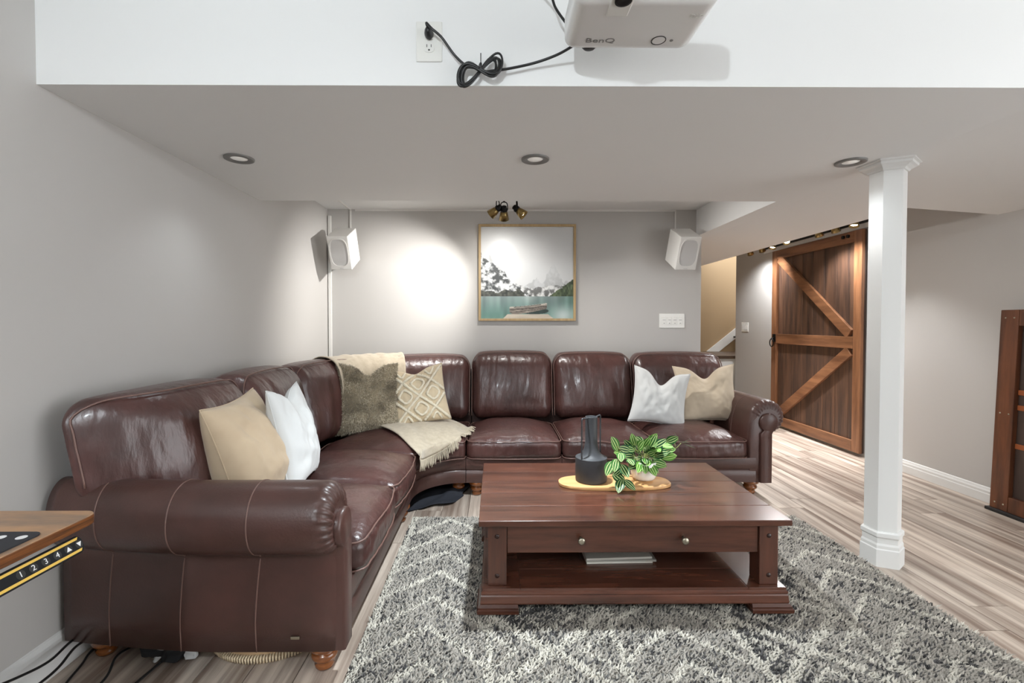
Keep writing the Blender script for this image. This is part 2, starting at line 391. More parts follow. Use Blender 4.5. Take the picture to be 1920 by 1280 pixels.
def backc(map_, u0, u1, seed, ref=None, ztop=.945, zbot=.415, skew=0):
    """back cushion; ref: radius for the corner (u in radians)"""
    hw = (u1-u0)/2; uc = (u0+u1)/2; S = ref or 1.0
    h = (hw*S-.002, .125, (ztop-zbot)/2); zc = (ztop+zbot)/2
    def D(P):
        x, y, z = P[:, 0], P[:, 1], P[:, 2]
        a = x/h[0]; b = y/h[1]; c = z/h[2]
        fr = np.clip((1-b)/2, 0, 1)
        edge = np.clip(np.abs(a)**2+np.clip(c, 0, 1)**2*.7, 0, 1.3)
        mk = np.clip(.55+.8*fbm(np.stack([x*6, z*6], -1), seed+71, 1.0), 0, 1.4)
        wr = .0048*fbm(np.stack([x*34+1.3*np.sin(z*6+seed)+.9*np.sin(x*9+seed), z*6.5, b*.8], -1), seed, 1.3)*(.30+edge)*mk+.007*fbm(np.stack([x*10, z*3], -1), seed+5, 1.2)
        wr += .006*fbm(np.stack([x*5, z*9], -1), seed+31, 1.2)*np.clip(-c, 0, 1)
        y2 = y-(.045*(1-a**2)*(1-np.clip(c, -1, 1)**2*.8)+wr)*fr
        z2 = zc+z+.012*(1-a*a)*np.clip(c, 0, 1)-.02*np.abs(a)**6*np.clip(c, 0, 1)
        if skew: z2 = z2+.16*np.clip((-.35-a)/.65, 0, 1)*np.clip((1-c)/2, 0, 1)
        v = .752+y2+(z2-.70)*.20
        if skew: v = np.minimum(v+skew*fr*np.clip((-.25-a)/.75, 0, 1)**1.7, .945)
        return map_(uc+x/S, v, z2)
    r = (.075, .105, .115)
    v, f = rbox(h, r, (56, 6, 32), 5)
    o = mesh('back_cushion', (D(v), f), LEATHER, sofa, True)
    pts = []
    k = .60
    X = h[0]-r[0]*(1-.93); Zt = h[2]-r[2]*(1-.93); rr = .085
    fy = lambda: -h[1]+r[1]*(1-k)
    for z in np.linspace(-h[2]+(.10 if skew else .03), Zt-rr, 12): pts.append((-X, fy(), z))
    for t in np.linspace(180, 90, 7)[1:]: pts.append((-X+rr+rr*math.cos(math.radians(t)), fy(), Zt-rr+rr*math.sin(math.radians(t))))
    for x in np.linspace(-X+rr, X-rr, 14)[1:]: pts.append((x, fy(), Zt))
    for t in np.linspace(90, 0, 7)[1:]: pts.append((X-rr+rr*math.cos(math.radians(t)), fy(), Zt-rr+rr*math.sin(math.radians(t))))
    for z in np.linspace(Zt-rr, -h[2]+.03, 12)[1:]: pts.append((X, fy(), z))
    mesh('piping', tube(D(np.array(pts)), .0036, 6), PIPE, o, True)
    return o
backc(ML, 1.535, 2.268, 21, skew=.20, zbot=.43); backc(ML, 2.272, 2.898, 23)
backc(MC, .004, PI/4-.003, 25, ref=.98, ztop=.935); backc(MC, PI/4+.003, PI/2-.004, 27, ref=.98, ztop=.935)
backc(MB, CX+.002, .472, 29, ztop=.958); backc(MB, .476, 1.135, 31, ztop=.95); backc(MB, 1.139, 1.90, 33, ztop=.948)

def arm(side):
    def s(v): return 1-.22*(np.clip((v-.4)/.4, 0, 2))**1.5
    def A(a, v, z):
        return np.array((XF-v, 1.72-a*s(v), z)) if side == 'L' else np.array((1.744+a*s(v)**.5, YF+v, z))
    c0 = (.147, .55); R = .118
    inner = [(.0, .10), (.0, .20), (.0, .30), (.0, .40), (.004, .46), (.014, .52)]
    roll = [(c0[0]+R*math.cos(math.radians(t)), c0[1]+R*math.sin(math.radians(t))) for t in np.linspace(168, -78, 64)]
    outer = [(.166, .425), (.168, .40), (.168, .30), (.168, .20), (.166, .10)]
    prof = inner+roll+outer
    bc = np.array((.14, .515))
    rings = []
    for t in np.linspace(1, 0, 9):
        v = .052*(1-math.sin(t*PI/2)); g = (1-math.cos(t*PI/2))
        ring = []
        for i, (a, z) in enumerate(prof):
            p = np.array((a, z))
            if len(inner) <= i < len(inner)+64:
                k = i-len(inner); ple = math.sin(k*2*PI/4.0)*.0042*min(1, t*1.6)*(1 if 4 < k < 62 else 0)
                d = bc-p; n = np.linalg.norm(d); p = p+d*(g*.40)+d/n*ple
                vv = v+.003*math.sin(k*2*PI/4.0)*t
            else:
                p = np.array((a+(.085-a)*g*.22, z)); vv = v
            ring.append(A(p[0], vv, p[1]))
        rings.append(ring)
    for v in np.linspace(.08, .968, 26): rings.append([A(a, v, z) for a, z in prof])
    o = mesh('arm', loft(rings), LEATHER2, sofa, True)
    out = [(.155+.008*0, .515)]
    bul = [(bc[0]+.064*math.cos(math.radians(t)), bc[1]+.064*math.sin(math.radians(t))) for t in np.linspace(-62, 235, 30)]
    out = [(.160, .10)]+[(.160, z) for z in (.2, .3, .4, .44)]+bul+[(.080, z) for z in (.44, .4, .3, .2, .10)]
    cen = np.array((.122, 0))
    def ring(v, k):
        return [A(p+(.122-p)*k, v, z-(z-.11)*k*.06) for p, z in out]
    mesh('arm_front_panel', loft([ring(.03, 0), ring(-.008, 0), ring(-.016, .05), ring(-.020, .16)]), LEATHER2, sofa, True, sharp=60)
    for v in ((.265, .52, .78) if side == 'L' else (.24, .55)):
        pts = smooth_path([A(a+.0, v+.012*math.sin(z*9), z) for a, z in (roll[2:60:4]+outer)] if side == 'L' else [A(a, v, z) for a, z in inner[2:]+roll[2:60:4]], 3)
        n0 = np.array(pts)
        mesh('seam', tube(n0, .0026, 6), STITCH, o, True)
    return o
armL = arm('L'); arm('R')
mesh('maker_tag', box(-.685, -.655, 1.546, 1.553, .146, .156, .002), PEWTER, sofa)
ft = data('foot', *lathe([(0, 0), (.026, 0), (.032, .008), (.034, .018), (.028, .028), (.032, .031), (.043, .040), (.046, .052), (.040, .062), (.034, .065), (.046, .070), (.057, .082), (.058, .094), (.050, .104), (0, .105)], 28), HONEY, True)
for (x, y) in ((-.600, 1.625), (-1.42, 1.70), (-.58, 2.83), (-.265, 3.315), (-.135, 3.275), (.42, 3.285), (1.80, 3.29), (1.80, 4.05), (-1.40, 2.83), (.5, 4.05), (-.2, 4.05)):
    put('foot', ft, (x, y, 0), sofa)
# ---------------------------------------------------------------- rug
RUGM = mat('rug_pile', (190, 186, 178), .95, attr=True, spec=.1)
RUGB = mat('rug_backing', (96, 94, 90), .95)
rx0, rx1, ry0, ry1 = -.505, 1.845, .55, 2.86
rug = thing('area_rug', 'grey and cream shaggy area rug with diamond pattern under the coffee table', 'rug', ((rx0+rx1)/2, (ry0+ry1)/2, 0))
mesh('backing', box(rx0, rx1, ry0, ry1, .0005, .008), RUGB, rug)
sp = .0092
gx, gy = np.meshgrid(np.arange(rx0, rx1, sp), np.arange(ry0, ry1, sp))
gx = gx.ravel()+np.random.uniform(-.5, .5, gx.size)*sp; gy = gy.ravel()+np.random.uniform(-.5, .5, gy.size)*sp
gx = np.clip(gx, rx0, rx1); gy = np.clip(gy, ry0, ry1); n = gx.size
wob = .02*(vnoise(gx*9, gy*9, 3)-.5)
u = gx+wob; v_ = gy+.02*(vnoise(gx*8, gy*8, 5)-.5)
def tri(t, p): return np.abs(((t/p) % 1)-.5)*2
band = ((u+.505)/.47) % 1; bi = np.floor((u+.505)/.47).astype(int)
zig = (v_/.20+(tri(u+.505, .47))*1.1) % 1
dia = np.abs(tri(u+.505, .47)+tri(v_, .42)-1)
cream = np.where(bi % 2 == 0, (zig < .17), (dia < .13) | (np.abs(dia-.5) < .06))
cream = cream | (np.abs(band-.03) < .035)
pd = .17+.30*np.clip(vnoise(gx*3.1, gy*3.1, 8)*1.6-.5, 0, 1)*(bi % 2 == 1)+.16*np.clip(vnoise(gx*7, gy*7, 18)-.3, 0, 1)
pd = np.where(cream, .06, pd)
fleck = vnoise(gx*95, gy*60, 21)*.55+np.random.rand(n)*.45
isd = fleck < pd+.10
base = np.where(cream[:, None], np.array(lin((204, 198, 186))), np.array(lin((166, 160, 151))))
c2 = base*(.82+.36*np.random.rand(n, 1))
c2[isd] = np.array(lin((78, 76, 76)))*(.5+1.1*np.random.rand(isd.sum(), 1))
hgt = .017+.008*np.random.rand(n); hgt += .004*(vnoise(gx*20, gy*20, 9)-.5)
ang = np.random.rand(n)*6.283; lean = np.random.normal(0, .007, (n, 2))+np.array([.004, -.004])
V = np.zeros((n, 4, 3)); rad = .0066
for k in range(3):
    V[:, k, 0] = gx+rad*np.cos(ang+k*2.094); V[:, k, 1] = gy+rad*np.sin(ang+k*2.094); V[:, k, 2] = .006
V[:, 3, 0] = gx+lean[:, 0]; V[:, 3, 1] = gy+lean[:, 1]; V[:, 3, 2] = hgt
idx = np.arange(n)*4
F = np.concatenate([np.stack([idx+a, idx+b, idx+3], 1) for a, b in ((0, 1), (1, 2), (2, 0))])
me = bpy.data.meshes.new('pile')
vv = V.reshape(-1, 3)-np.array(wl(rug))
me.vertices.add(len(vv)); me.vertices.foreach_set('co', vv.ravel())
me.loops.add(F.size); me.loops.foreach_set('vertex_index', F.ravel().astype(np.int32))
me.polygons.add(len(F)); me.polygons.foreach_set('loop_start', np.arange(0, F.size, 3, dtype=np.int32))
me.update(calc_edges=True)
a = me.color_attributes.new('Col', 'FLOAT_COLOR', 'POINT')
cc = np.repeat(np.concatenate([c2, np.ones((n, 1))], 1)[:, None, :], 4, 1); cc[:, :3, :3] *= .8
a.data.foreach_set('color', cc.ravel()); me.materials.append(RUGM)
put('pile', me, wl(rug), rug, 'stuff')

# ---------------------------------------------------------------- coffee table
tx0, tx1, ty0, ty1, tz = -.070, 1.205, 1.88, 2.67, .401
G = .022
tab = thing('coffee_table', 'low dark cherry wood coffee table with drawer and open lower shelf', 'table', ((tx0+tx1)/2, (ty0+ty1)/2, G))
bw = (ty1-ty0)/5
for k in range(5):
    v, f = box(tx0, tx1, ty0+bw*k+.0008, ty0+bw*(k+1)-.0008, tz-.024, tz, .0025)
    mesh('top_board', (v, f), TABLE, tab, origin=((tx0+tx1)/2, ty0+bw*(k+.5), tz))
mesh('top_edge', box(tx0+.028, tx1-.028, ty0+.028, ty1-.028, tz-.036, tz-.024), TABLE, tab)
lw = .078; o_ = .036
for x in (tx0+o_, tx1-o_-lw):
    for y in (ty0+o_, ty1-o_-lw):
        l = mesh('leg', box(x, x+lw, y, y+lw, .118, tz-.036, .003), TABLEV, tab)
        if y < 2:
            for z in (.322, .158):
                mesh('peg', lathe([(0, 0), (.010, 0), (.008, .003), (0, .004)], 14)[0]@np.array([[1, 0, 0], [0, 0, 1], [0, -1, 0]])+np.array((x+lw/2, y+.0005, z)) if False else (np.array([(x+lw/2+p[0], y+.0005-p[2], z+p[1]) for p in lathe([(.010, 0), (.008, .003), (0, .004)], 14)[0]]), lathe([(.010, 0), (.008, .003), (0, .004)], 14)[1]), PEG, l, True)
yf = ty0+o_
dr = mesh('drawer', box(tx0+o_+lw+.003, tx1-o_-lw-.003, yf+.008, yf+.50, .250, tz-.038, .002), TABLE, tab)
for x in (.350, .776):
    pr = [(0, 0), (.006, 0), (.006, .016), (.010, .019), (.0145, .022), (.0145, .028), (.010, .031), (0, .032)]
    pv, pf = lathe(pr, 18)
    mesh('knob', (np.array([(x+p[0], yf+.008-p[2], .312+p[1]-p[2]*.12) for p in pv]), pf), PEWTER, dr, True)
mesh('side_apron', box(tx0+o_+.006, tx0+o_+.028, yf+lw, ty1-o_-lw, .250, tz-.036), TABLE, tab)
mesh('side_apron', box(tx1-o_-.028, tx1-o_-.006, yf+lw, ty1-o_-lw, .250, tz-.036), TABLE, tab)
mesh('back_apron', box(tx0+o_+lw, tx1-o_-lw, ty1-o_-.03, ty1-o_-.008, .250, tz-.036), TABLE, tab)
sx0, sx1, sy0, sy1 = tx0+.014, tx1-.014, ty0+.014, ty1-.014
ew = .155; bw2 = (sy1-sy0)/5
for k in range(5):
    mesh('shelf_board', box(sx0+ew+.001, sx1-ew-.001, sy0+bw2*k+.0008, sy0+bw2*(k+1)-.0008, .098, .118, .0015), TABLE, tab, origin=((sx0+sx1)/2, sy0+bw2*(k+.5), .118))
mesh('shelf_end', box(sx0, sx0+ew, sy0, sy1, .098, .118, .0015), TABLE, tab)
mesh('shelf_end', box(sx1-ew, sx1, sy0, sy1, .098, .118, .0015), TABLE, tab)
def plinth(e, z): return [(sx0-e, sy0-e, z), (sx1+e, sy0-e, z), (sx1+e, sy1+e, z), (sx0-e, sy1+e, z)]
mesh('plinth', loft([plinth(e, z) for e, z in ((-.02, .055), (.006, .055), (.008, .060), (.006, .078), (.005, .086), (.002, .091), (.005, .096), (.004, .104), (-.002, .109), (-.004, .113), (-.012, .1135))]), TABLE, tab)
for cx, dx in ((sx0-.006, 1), (sx1+.006, -1)):
    for cy, dy in ((sy0-.006, 1), (sy1+.006, -1)):
        pl = lambda e, z: [(cx-dx*e, cy-dy*e, z), (cx+dx*(.15+e*.3), cy-dy*e, z), (cx+dx*(.15+e*.3), cy+dy*.15, z), (cx-dx*e, cy+dy*.15, z)]
        rg = [pl(e, z) for e, z in ((.014, G), (.016, G+.014), (.010, G+.018), (.011, G+.024), (.002, .056))]
        if dx*dy < 0: rg = [r[::-1] for r in rg]
        mesh('bracket_foot', loft(rg), TABLE, tab)
# magazines on the shelf
PAPER = mat('magazine_paper', (206, 202, 192), .5); COVER = mat('magazine_cover', (150, 146, 138), .35)
for k, (dx, rz, wd, m) in enumerate(((0, .03, .30, PAPER), (.012, -.02, .315, COVER), (-.004, .05, .30, PAPER))):
    v, f = box(-wd/2, wd/2, -.11, .11, 0, .0085)
    c, s_ = math.cos(rz), math.sin(rz); v = np.stack([v[:, 0]*c-v[:, 1]*s_, v[:, 0]*s_+v[:, 1]*c, v[:, 2]], -1)
    o = mesh('magazine', (v+np.array((.555+dx, 2.20, .1185+.0088*k)), f), m)
    tag(o, ('bottom magazine lying on the table\'s lower shelf', 'middle magazine in the stack on the table\'s lower shelf', 'top magazine in the stack on the table\'s lower shelf')[k], 'magazine', 'magazines on the table shelf')
# serving board, vase, plant
BOARD = mat('maple_board', (216, 172, 118), .45, var=((190, 138, 84), (3, 22, 22), 4, .3, .7))
def sup(a, b, t, e): c, s_ = math.cos(t), math.sin(t); return (a*abs(c)**e*np.sign(c), b*abs(s_)**e*np.sign(s_))
bc_ = (.588, 2.315)
def bring(k, z): return [(bc_[0]+p*k, bc_[1]+q*k, z) for p, q in [sup(.276, .098, t, .72) for t in np.linspace(0, 2*PI, 65)[:-1]]]
o = mesh('serving_board', loft([bring(.985, tz+.0005), bring(1, tz+.003), bring(1, tz+.013), bring(.985, tz+.016)]), BOARD, None, True, sharp=40)
tag(o, 'oval pale wooden serving board on the coffee table', 'board')
bz = tz+.0165
MATTE = mat('matte_charcoal', (52, 53, 56), .55)
vc = (.475, 2.325, bz)
va = thing('handled_vase', 'matte charcoal bottle vase with two thin handles on the wooden board', 'vase', vc)
mesh('body', lathe([(0, 0), (.070, 0), (.076, .003), (.078, .010), (.078, .112), (.0775, .117), (.074, .119), (.066, .121), (.056, .127), (.046, .138), (.038, .153), (.033, .170), (.031, .185), (.030, .188), (.030, .318), (.028, .319), (.026, .316), (.026, .20), (0, .19)], 48, vc), MATTE, va, True, sharp=35)
for sgn in (-1, 1):
    d = np.array((.73*sgn, -.68*sgn*-1 if False else -.68*-sgn*-1, 0))
    d = np.array((sgn*.76, sgn*.65, 0)); base = np.array(vc)
    pts = [base+d*.029+(0, 0, .312)]+[base+d*r+(0, 0, z) for r, z in ((.05, .315), (.066, .317), (.0715, .314), (.0735, .308), (.0735, .29), (.0735, .2), (.0735, .118))]
    mesh('handle', tube(smooth_path(pts, 4), .0038, 8), MATTE, va, True)
CERAM = mat('white_ceramic', (232, 230, 224), .22, coat=.3)
SOIL = mat('dark_moss', (44, 40, 28), .95, bump=((160, 160, 160), 3, .6, .006))
STEM = mat('pale_green_stem', (150, 156, 92), .5)
LEAF = bpy.data.materials.new('striped_leaf'); LEAF.use_nodes = True
nt = LEAF.node_tree; N = nt.nodes; L = nt.links; b = N['Principled BSDF']; b.inputs['Roughness'].default_value = .5; b.inputs['Specular IOR Level'].default_value = .25
tc = N.new('ShaderNodeTexCoord'); sep = N.new('ShaderNodeSeparateXYZ'); L.new(tc.outputs['Generated'], sep.inputs[0])
def mnode(op, a, bb_=None, c=None):
    n_ = N.new('ShaderNodeMath'); n_.operation = op
    for i, q in enumerate((a, bb_, c)):
        if q is None: continue
        if hasattr(q, 'links'): L.new(q, n_.inputs[i])
        else: n_.inputs[i].default_value = q
    return n_.outputs[0]
ay = mnode('ABSOLUTE', mnode('SUBTRACT', sep.outputs[1], .5))
px = mnode('MULTIPLY', mnode('MULTIPLY', sep.outputs[0], mnode('SUBTRACT', 1.0, sep.outputs[0])), 4.0)
wid = mnode('MAXIMUM', mnode('POWER', px, .6), .05)
rel = mnode('DIVIDE', ay, wid)
l1 = mnode('LESS_THAN', rel, .035); l2 = mnode('LESS_THAN', mnode('ABSOLUTE', mnode('SUBTRACT', rel, .26)), .030)
line = mnode('MAXIMUM', l1, l2)
ng = N.new('ShaderNodeTexNoise'); ng.inputs['Scale'].default_value = 3.0; L.new(tc.outputs['Generated'], ng.inputs['Vector'])
oi = N.new('ShaderNodeObjectInfo')
g1 = N.new('ShaderNodeMix'); g1.data_type = 'RGBA'; g1.inputs[6].default_value = (*lin((34, 74, 42)), 1); g1.inputs[7].default_value = (*lin((98, 156, 58)), 1)
L.new(mnode('POWER', oi.outputs['Random'], 2.4), g1.inputs[0])
g2 = N.new('ShaderNodeMix'); g2.data_type = 'RGBA'; g2.inputs[7].default_value = (*lin((206, 220, 150)), 1)
L.new(g1.outputs[2], g2.inputs[6]); L.new(line, g2.inputs[0]); L.new(g2.outputs[2], b.inputs['Base Color'])
pc = (.744, 2.345, bz)
pl_ = thing('potted_plant', 'trailing striped leaf plant in a small white ceramic pot on the wooden board', 'plant', pc)
mesh('pot', lathe([(0, 0), (.040, 0), (.050, .004), (.058, .014), (.0625, .03), (.0645, .05), (.0645, .092), (.063, .094), (.061, .092), (.060, .075), (0, .074)], 40, pc), CERAM, pl_, True)
mesh('soil', lathe([(0, .084), (.03, .083), (.06, .078)], 24, pc), SOIL, pl_, True)
# leaf mesh: unit length along x
lv = []; lf = []; NL = 9
for i in range(NL):
    t = i/(NL-1); hw = .30*math.sin(PI*min(1, t**.85))**.75 if 0 < t < 1 else .004
    dr_ = -.10*t*t
    for s_, up_ in ((-1, .05), (0, 0), (1, .05)): lv.append((t, s_*hw, up_*abs(s_)*hw/.30+dr_))
for i in range(NL-1):
    for k in (0, 1): q = i*3+k; lf.append((q, q+3, q+4, q+1))
leaf_me = data('leaf', lv, lf, LEAF, True)
def leaf(base, d, size, roll=0):
    d = Vector(d).normalized(); nn = Vector((rl.uniform(-.5, .5)+roll*.3, -1.0, rl.uniform(.1, .9)))
    zz = (nn-d*nn.dot(d)).normalized(); yy = zz.cross(d)
    q = Matrix((d, yy, zz)).transposed().to_quaternion()
    o = put('leaf', leaf_me, base, pl_); o.rotation_mode = 'QUATERNION'; o.rotation_quaternion = q; o.scale = (size,)*3
rl = random.Random(5); top = np.array(pc)+(0, 0, .085)
stems = []
for k in range(38):
    an = k*2.399+rl.uniform(-.3, .3); el = .25+1.15*((k*7) % 38)/38; ln = rl.uniform(.06, .115)
    d = np.array((math.cos(an)*math.cos(el), math.sin(an)*math.cos(el)*.8-.12, math.sin(el)))
    tip = top+d*ln*np.array((1, 1, .95)); stems.append([top+d*.01*np.array((1, 1, 0)), top+d*ln*.5+(0, 0, .008), tip])
    leaf(tip-d*.012, d*np.array((1, 1, .6))+np.array((rl.uniform(-.5, .5), -.25+rl.uniform(-.4, .3), rl.uniform(-.5, .35))), rl.uniform(.060, .084), rl.uniform(-.6, .6))
for k in range(14):
    an = PI*(1.02+.96*k/13)+rl.uniform(-.1, .1); d = np.array((math.cos(an), math.sin(an), 0)); p = top+d*.045+(0, 0, rl.uniform(.004, .03))
    stems.append([top+d*.01, p]); leaf(p, d*.7+np.array((rl.uniform(-.4, .4), 0, rl.uniform(-.9, .3))), rl.uniform(.055, .075))
def W(px_, py_, y): return np.array(((px_-930)/880*y, y, 1.2-(py_-606)/880*y))
vine = [W(1192, 862, 2.31), W(1178, 852, 2.27), W(1168, 868, 2.24), W(1170, 890, 2.225), W(1178, 910, 2.21)]
stems.append(vine); stems.append([W(1178, 852, 2.27), W(1168, 847, 2.25), W(1158, 838, 2.24)])
for p, d, s_ in (((1160, 846, 2.25), (-.35, -.3, .75), .085), ((1166, 850, 2.24), (-.2, -.8, -.25), .07), ((1158, 862, 2.24), (-.3, -.7, -.5), .075), ((1150, 866, 2.235), (-.5, -.45, -.75), .078), ((1166, 872, 2.225), (.25, -.8, -.5), .078), ((1168, 880, 2.225), (-.6, -.4, -.3), .06), ((1150, 888, 2.24), (.75, -.2, -.55), .075), ((1168, 900, 2.22), (-.3, -.55, -.38), .08), ((1171, 902, 2.215), (.6, -.4, -.42), .07), ((1180, 862, 2.26), (.1, -.9, -.1), .065), ((1190, 858, 2.29), (-.7, -.6, .2), .07), ((1183, 846, 2.28), (-.8, -.5, .3), .075)):
    leaf(W(*p), d, s_, rl.uniform(-.4, .4))
right = [W(1238, 850, 2.33), W(1256, 846, 2.31), W(1270, 842, 2.30), W(1280, 832, 2.29)]
stems.append(right); stems.append([W(1262, 845, 2.305), W(1258, 835, 2.30), W(1260, 828, 2.3)]); stems.append([W(1270, 842, 2.3), W(1268, 832, 2.3)])
for p, d, s_ in (((1252, 830, 2.30), (.5, -.6, .45), .07), ((1256, 826, 2.30), (.6, -.6, .2), .05), ((1245, 836, 2.32), (.5, -.8, .1), .06)): leaf(W(*p), d, s_)
sm = [tube(smooth_path(s_, 4) if len(s_) > 2 else np.array(s_), .0013, 5) for s_ in stems]
mesh('stems', joinvf(*sm), STEM, pl_, True)
BLADE = mat('grey_green_blade', (150, 160, 140), .5)
for p0, p1 in (((1278, 832), (1266, 811)), ((1276, 829), (1300, 832)), ((1282, 832), (1310, 843)), ((1279, 834), (1297, 824))):
    A_, B_ = W(*p0, 2.29), W(*p1, 2.26); s_ = np.array((0, -.004, .004)); mid = (A_+B_)/2
    mesh('blade', (np.array([A_, mid+s_, B_, mid-s_]), [(0, 1, 2, 3)]), BLADE, pl_)
# ---------------------------------------------------------------- cushions and throw on the sofa
def pillow_geo(w_, h_, t_, seed, dent=.05, pinch=.07, n=44, wr=.006):
    g = np.linspace(-1, 1, n+1); S, T = np.meshgrid(g, g, indexing='ij'); S = S.ravel(); T = T.ravel()
    S2 = np.sign(S)*np.abs(S)**.9; T2 = np.sign(T)*np.abs(T)**.9
    prof = (np.clip(1-S2**2, 0, 1)*np.clip(1-T2**2, 0, 1))**.42
    x = w_/2*S2*(1-pinch*(1-T2**2)); y = h_/2*T2*(1-pinch*(1-S2**2))
    dn = dent*np.exp(-(S2/.34)**2)*((T2+1)/2)**2.2
    y = y-dn
    wv = wr*fbm(np.stack([S*3, T*3], -1), seed, 1.5)*prof+wr*.5*fbm(np.stack([S*8, T*5], -1), seed+1, 1.4)*prof
    belly = t_/2*prof*(1-.25*T2)*(1-.35*np.exp(-(S2/.25)**2)*np.clip(T2, 0, 1)*(dent > 0))
    Fr = np.stack([x, y, belly+wv], -1); Bk = np.stack([x, y, -belly+wv*.5], -1)
    V = np.concatenate([Fr, Bk]); m = n+1; F = []; o = m*m
    bd = np.zeros(o, int)
    for i in range(m):
        for j in range(m):
            if i in (0, n) or j in (0, n): bd[i*m+j] = 1
    bidx = lambda k: k if bd[k] else k+o
    for i in range(n):
        for j in range(n):
            a, b_, c, d = i*m+j, (i+1)*m+j, (i+1)*m+j+1, i*m+j+1
            F.append((a, b_, c, d)); F.append((bidx(d), bidx(c), bidx(b_), bidx(a)))
    used = sorted(set(k for f in F for k in f)); mp = {k: i for i, k in enumerate(used)}
    return V[used], [tuple(mp[k] for k in f) for f in F], (S2, T2)
def basis(psi, tilt, roll):
    p, t, r = map(math.radians, (psi, tilt, roll))
    n0 = np.array((math.sin(p), -math.cos(p), 0)); rt = np.array((math.cos(p), math.sin(p), 0)); up = np.array((0, 0, 1.0))
    n_ = n0*math.cos(t)+up*math.sin(t); u_ = up*math.cos(t)-n0*math.sin(t)
    return rt*math.cos(r)+u_*math.sin(r), u_*math.cos(r)-rt*math.sin(r), n_
def xf(V, c, B): return np.array(c)+V[:, :1]*B[0]+V[:, 1:2]*B[1]+V[:, 2:3]*B[2]
LINEN = mat('beige_linen', (194, 174, 147), .9, sheen=.2, bump=((420, 420, 420), 2, .2, .001), var=((182, 161, 135), (6, 6, 6), 3, .3, .7))
LINEN2 = mat('oatmeal_linen', (196, 180, 158), .9, sheen=.2, bump=((420, 420, 420), 2, .2, .001))
COTTON = mat('white_cotton', (208, 209, 208), .9, sheen=.2, bump=((420, 420, 420), 2, .12, .001))
CORDW = mat('cream_cord', (232, 222, 200), .95, sheen=.3, bump=((420, 420, 420), 3, .6, .003))
CREAM = mat('cream_cotton', (212, 194, 164), .9, sheen=.2, bump=((360, 360, 360), 2, .3, .0015))
FURB = mat('taupe_fur_base', (132, 120, 98), .95, sheen=.4)
FUR = mat('taupe_fur', (170, 152, 118), .8, attr=True, sheen=.3)
def edge_pts(w_, h_, dent, pinch, n=40, inset=1.0):
    P = []
    for (a, b_) in [(-1, t) for t in np.linspace(-1, 1, n)]+[(t, 1) for t in np.linspace(-1, 1, n)][1:]+[(1, t) for t in np.linspace(1, -1, n)][1:]+[(t, -1) for t in np.linspace(1, -1, n)][1:-1]:
        x = w_/2*a*(1-pinch*(1-b_**2)); y = h_/2*b_*(1-pinch*(1-a**2))-dent*math.exp(-(a/.34)**2)*((b_+1)/2)**2.2
        P.append((x, y, 0))
    return np.array(P)
def pillow(label, c, size, t_, m, psi, tilt, roll, seed, dent=.05, pinch=.07, seam=True, wr=.009):
    w_, h_ = size; V, F, _ = pillow_geo(w_, h_, t_, seed, dent, pinch, wr=wr); B = basis(psi, tilt, roll)
    Wv = xf(V, c, B); base = (c[0], c[1], Wv[:, 2].min())
    r = thing('throw_pillow', label, 'pillow', base, 'throw pillows on the sofa')
    mesh('cover', (Wv, F), m, r, True)
    if seam: mesh('seam', tube(xf(edge_pts(w_, h_, dent, pinch), c, B), .0028, 6, True), m, r, True)
    return r, B
pillow('plump beige linen pillow beside the left sofa arm', (-1.045, 1.975, .665), (.44, .47), .25, LINEN, 93, 17, 3, 41, dent=.0, pinch=.09)
pillow('white cotton pillow behind the beige one near the left arm', (-.955, 2.21, .676), (.45, .47), .17, COTTON, 98, 12, -2, 43, dent=.05, pinch=.11)
r3, B3 = pillow('taupe furry pillow in the sofa corner', (-.905, 3.33, .672), (.44, .50), .17, FURB, 27, 13, -2, 45, dent=.075, seam=False)
r4, B4 = pillow('cream pillow with raised tufted diamonds in the sofa corner', (-.575, 3.475, .665), (.43, .43), .16, CREAM, 14, 14, 8, 47, dent=.04, seam=False)
pillow('white cotton pillow at the right end of the sofa', (1.235, 3.53, .640), (.42, .43), .16, COTTON, -6, 14, -9, 49, dent=.10, pinch=.12)
pillow('oatmeal linen pillow leaning on the right sofa arm', (1.63, 3.62, .655), (.46, .45), .16, LINEN2, -10, 16, 3, 51, dent=.085, pinch=.12)
# fur of the taupe pillow: short locks standing on its surface
V, F, _ = pillow_geo(.44, .50, .17, 45, .075, .07); B = B3; c3 = (-.905, 3.33, .672)
Va = np.array(V); Fa = np.array(F)
rs_ = np.random.RandomState(2); nf = 24000
pick = rs_.randint(0, len(Fa), nf); uu = rs_.rand(nf, 1); ww = rs_.rand(nf, 1)
q = Va[Fa[pick]]; P0 = (q[:, 0]*(1-uu)+q[:, 1]*uu)*(1-ww)+(q[:, 3]*(1-uu)+q[:, 2]*uu)*ww
nr = np.cross(q[:, 1]-q[:, 0], q[:, 3]-q[:, 0]); nr /= np.linalg.norm(nr, axis=1, keepdims=True)+1e-9
dirv = nr*.9+rs_.normal(0, .55, (nf, 3))+np.array((0, -.5, 0)); dirv /= np.linalg.norm(dirv, axis=1, keepdims=True)
sd = np.cross(dirv, rs_.normal(size=(nf, 3))); sd /= np.linalg.norm(sd, axis=1, keepdims=True)
ln_ = (.010+.012*rs_.rand(nf, 1))
FV = np.stack([P0-sd*.0016, P0+sd*.0016, P0+dirv*ln_], 1)
patch = vnoise(P0[:, 0]*14+9, P0[:, 1]*14, 4)
colr = np.array(lin((112, 100, 80)))+(np.array(lin((218, 206, 182)))-np.array(lin((112, 100, 80))))*np.clip(patch*1.3-.12+rs_.normal(0, .25, nf), 0, 1)[:, None]
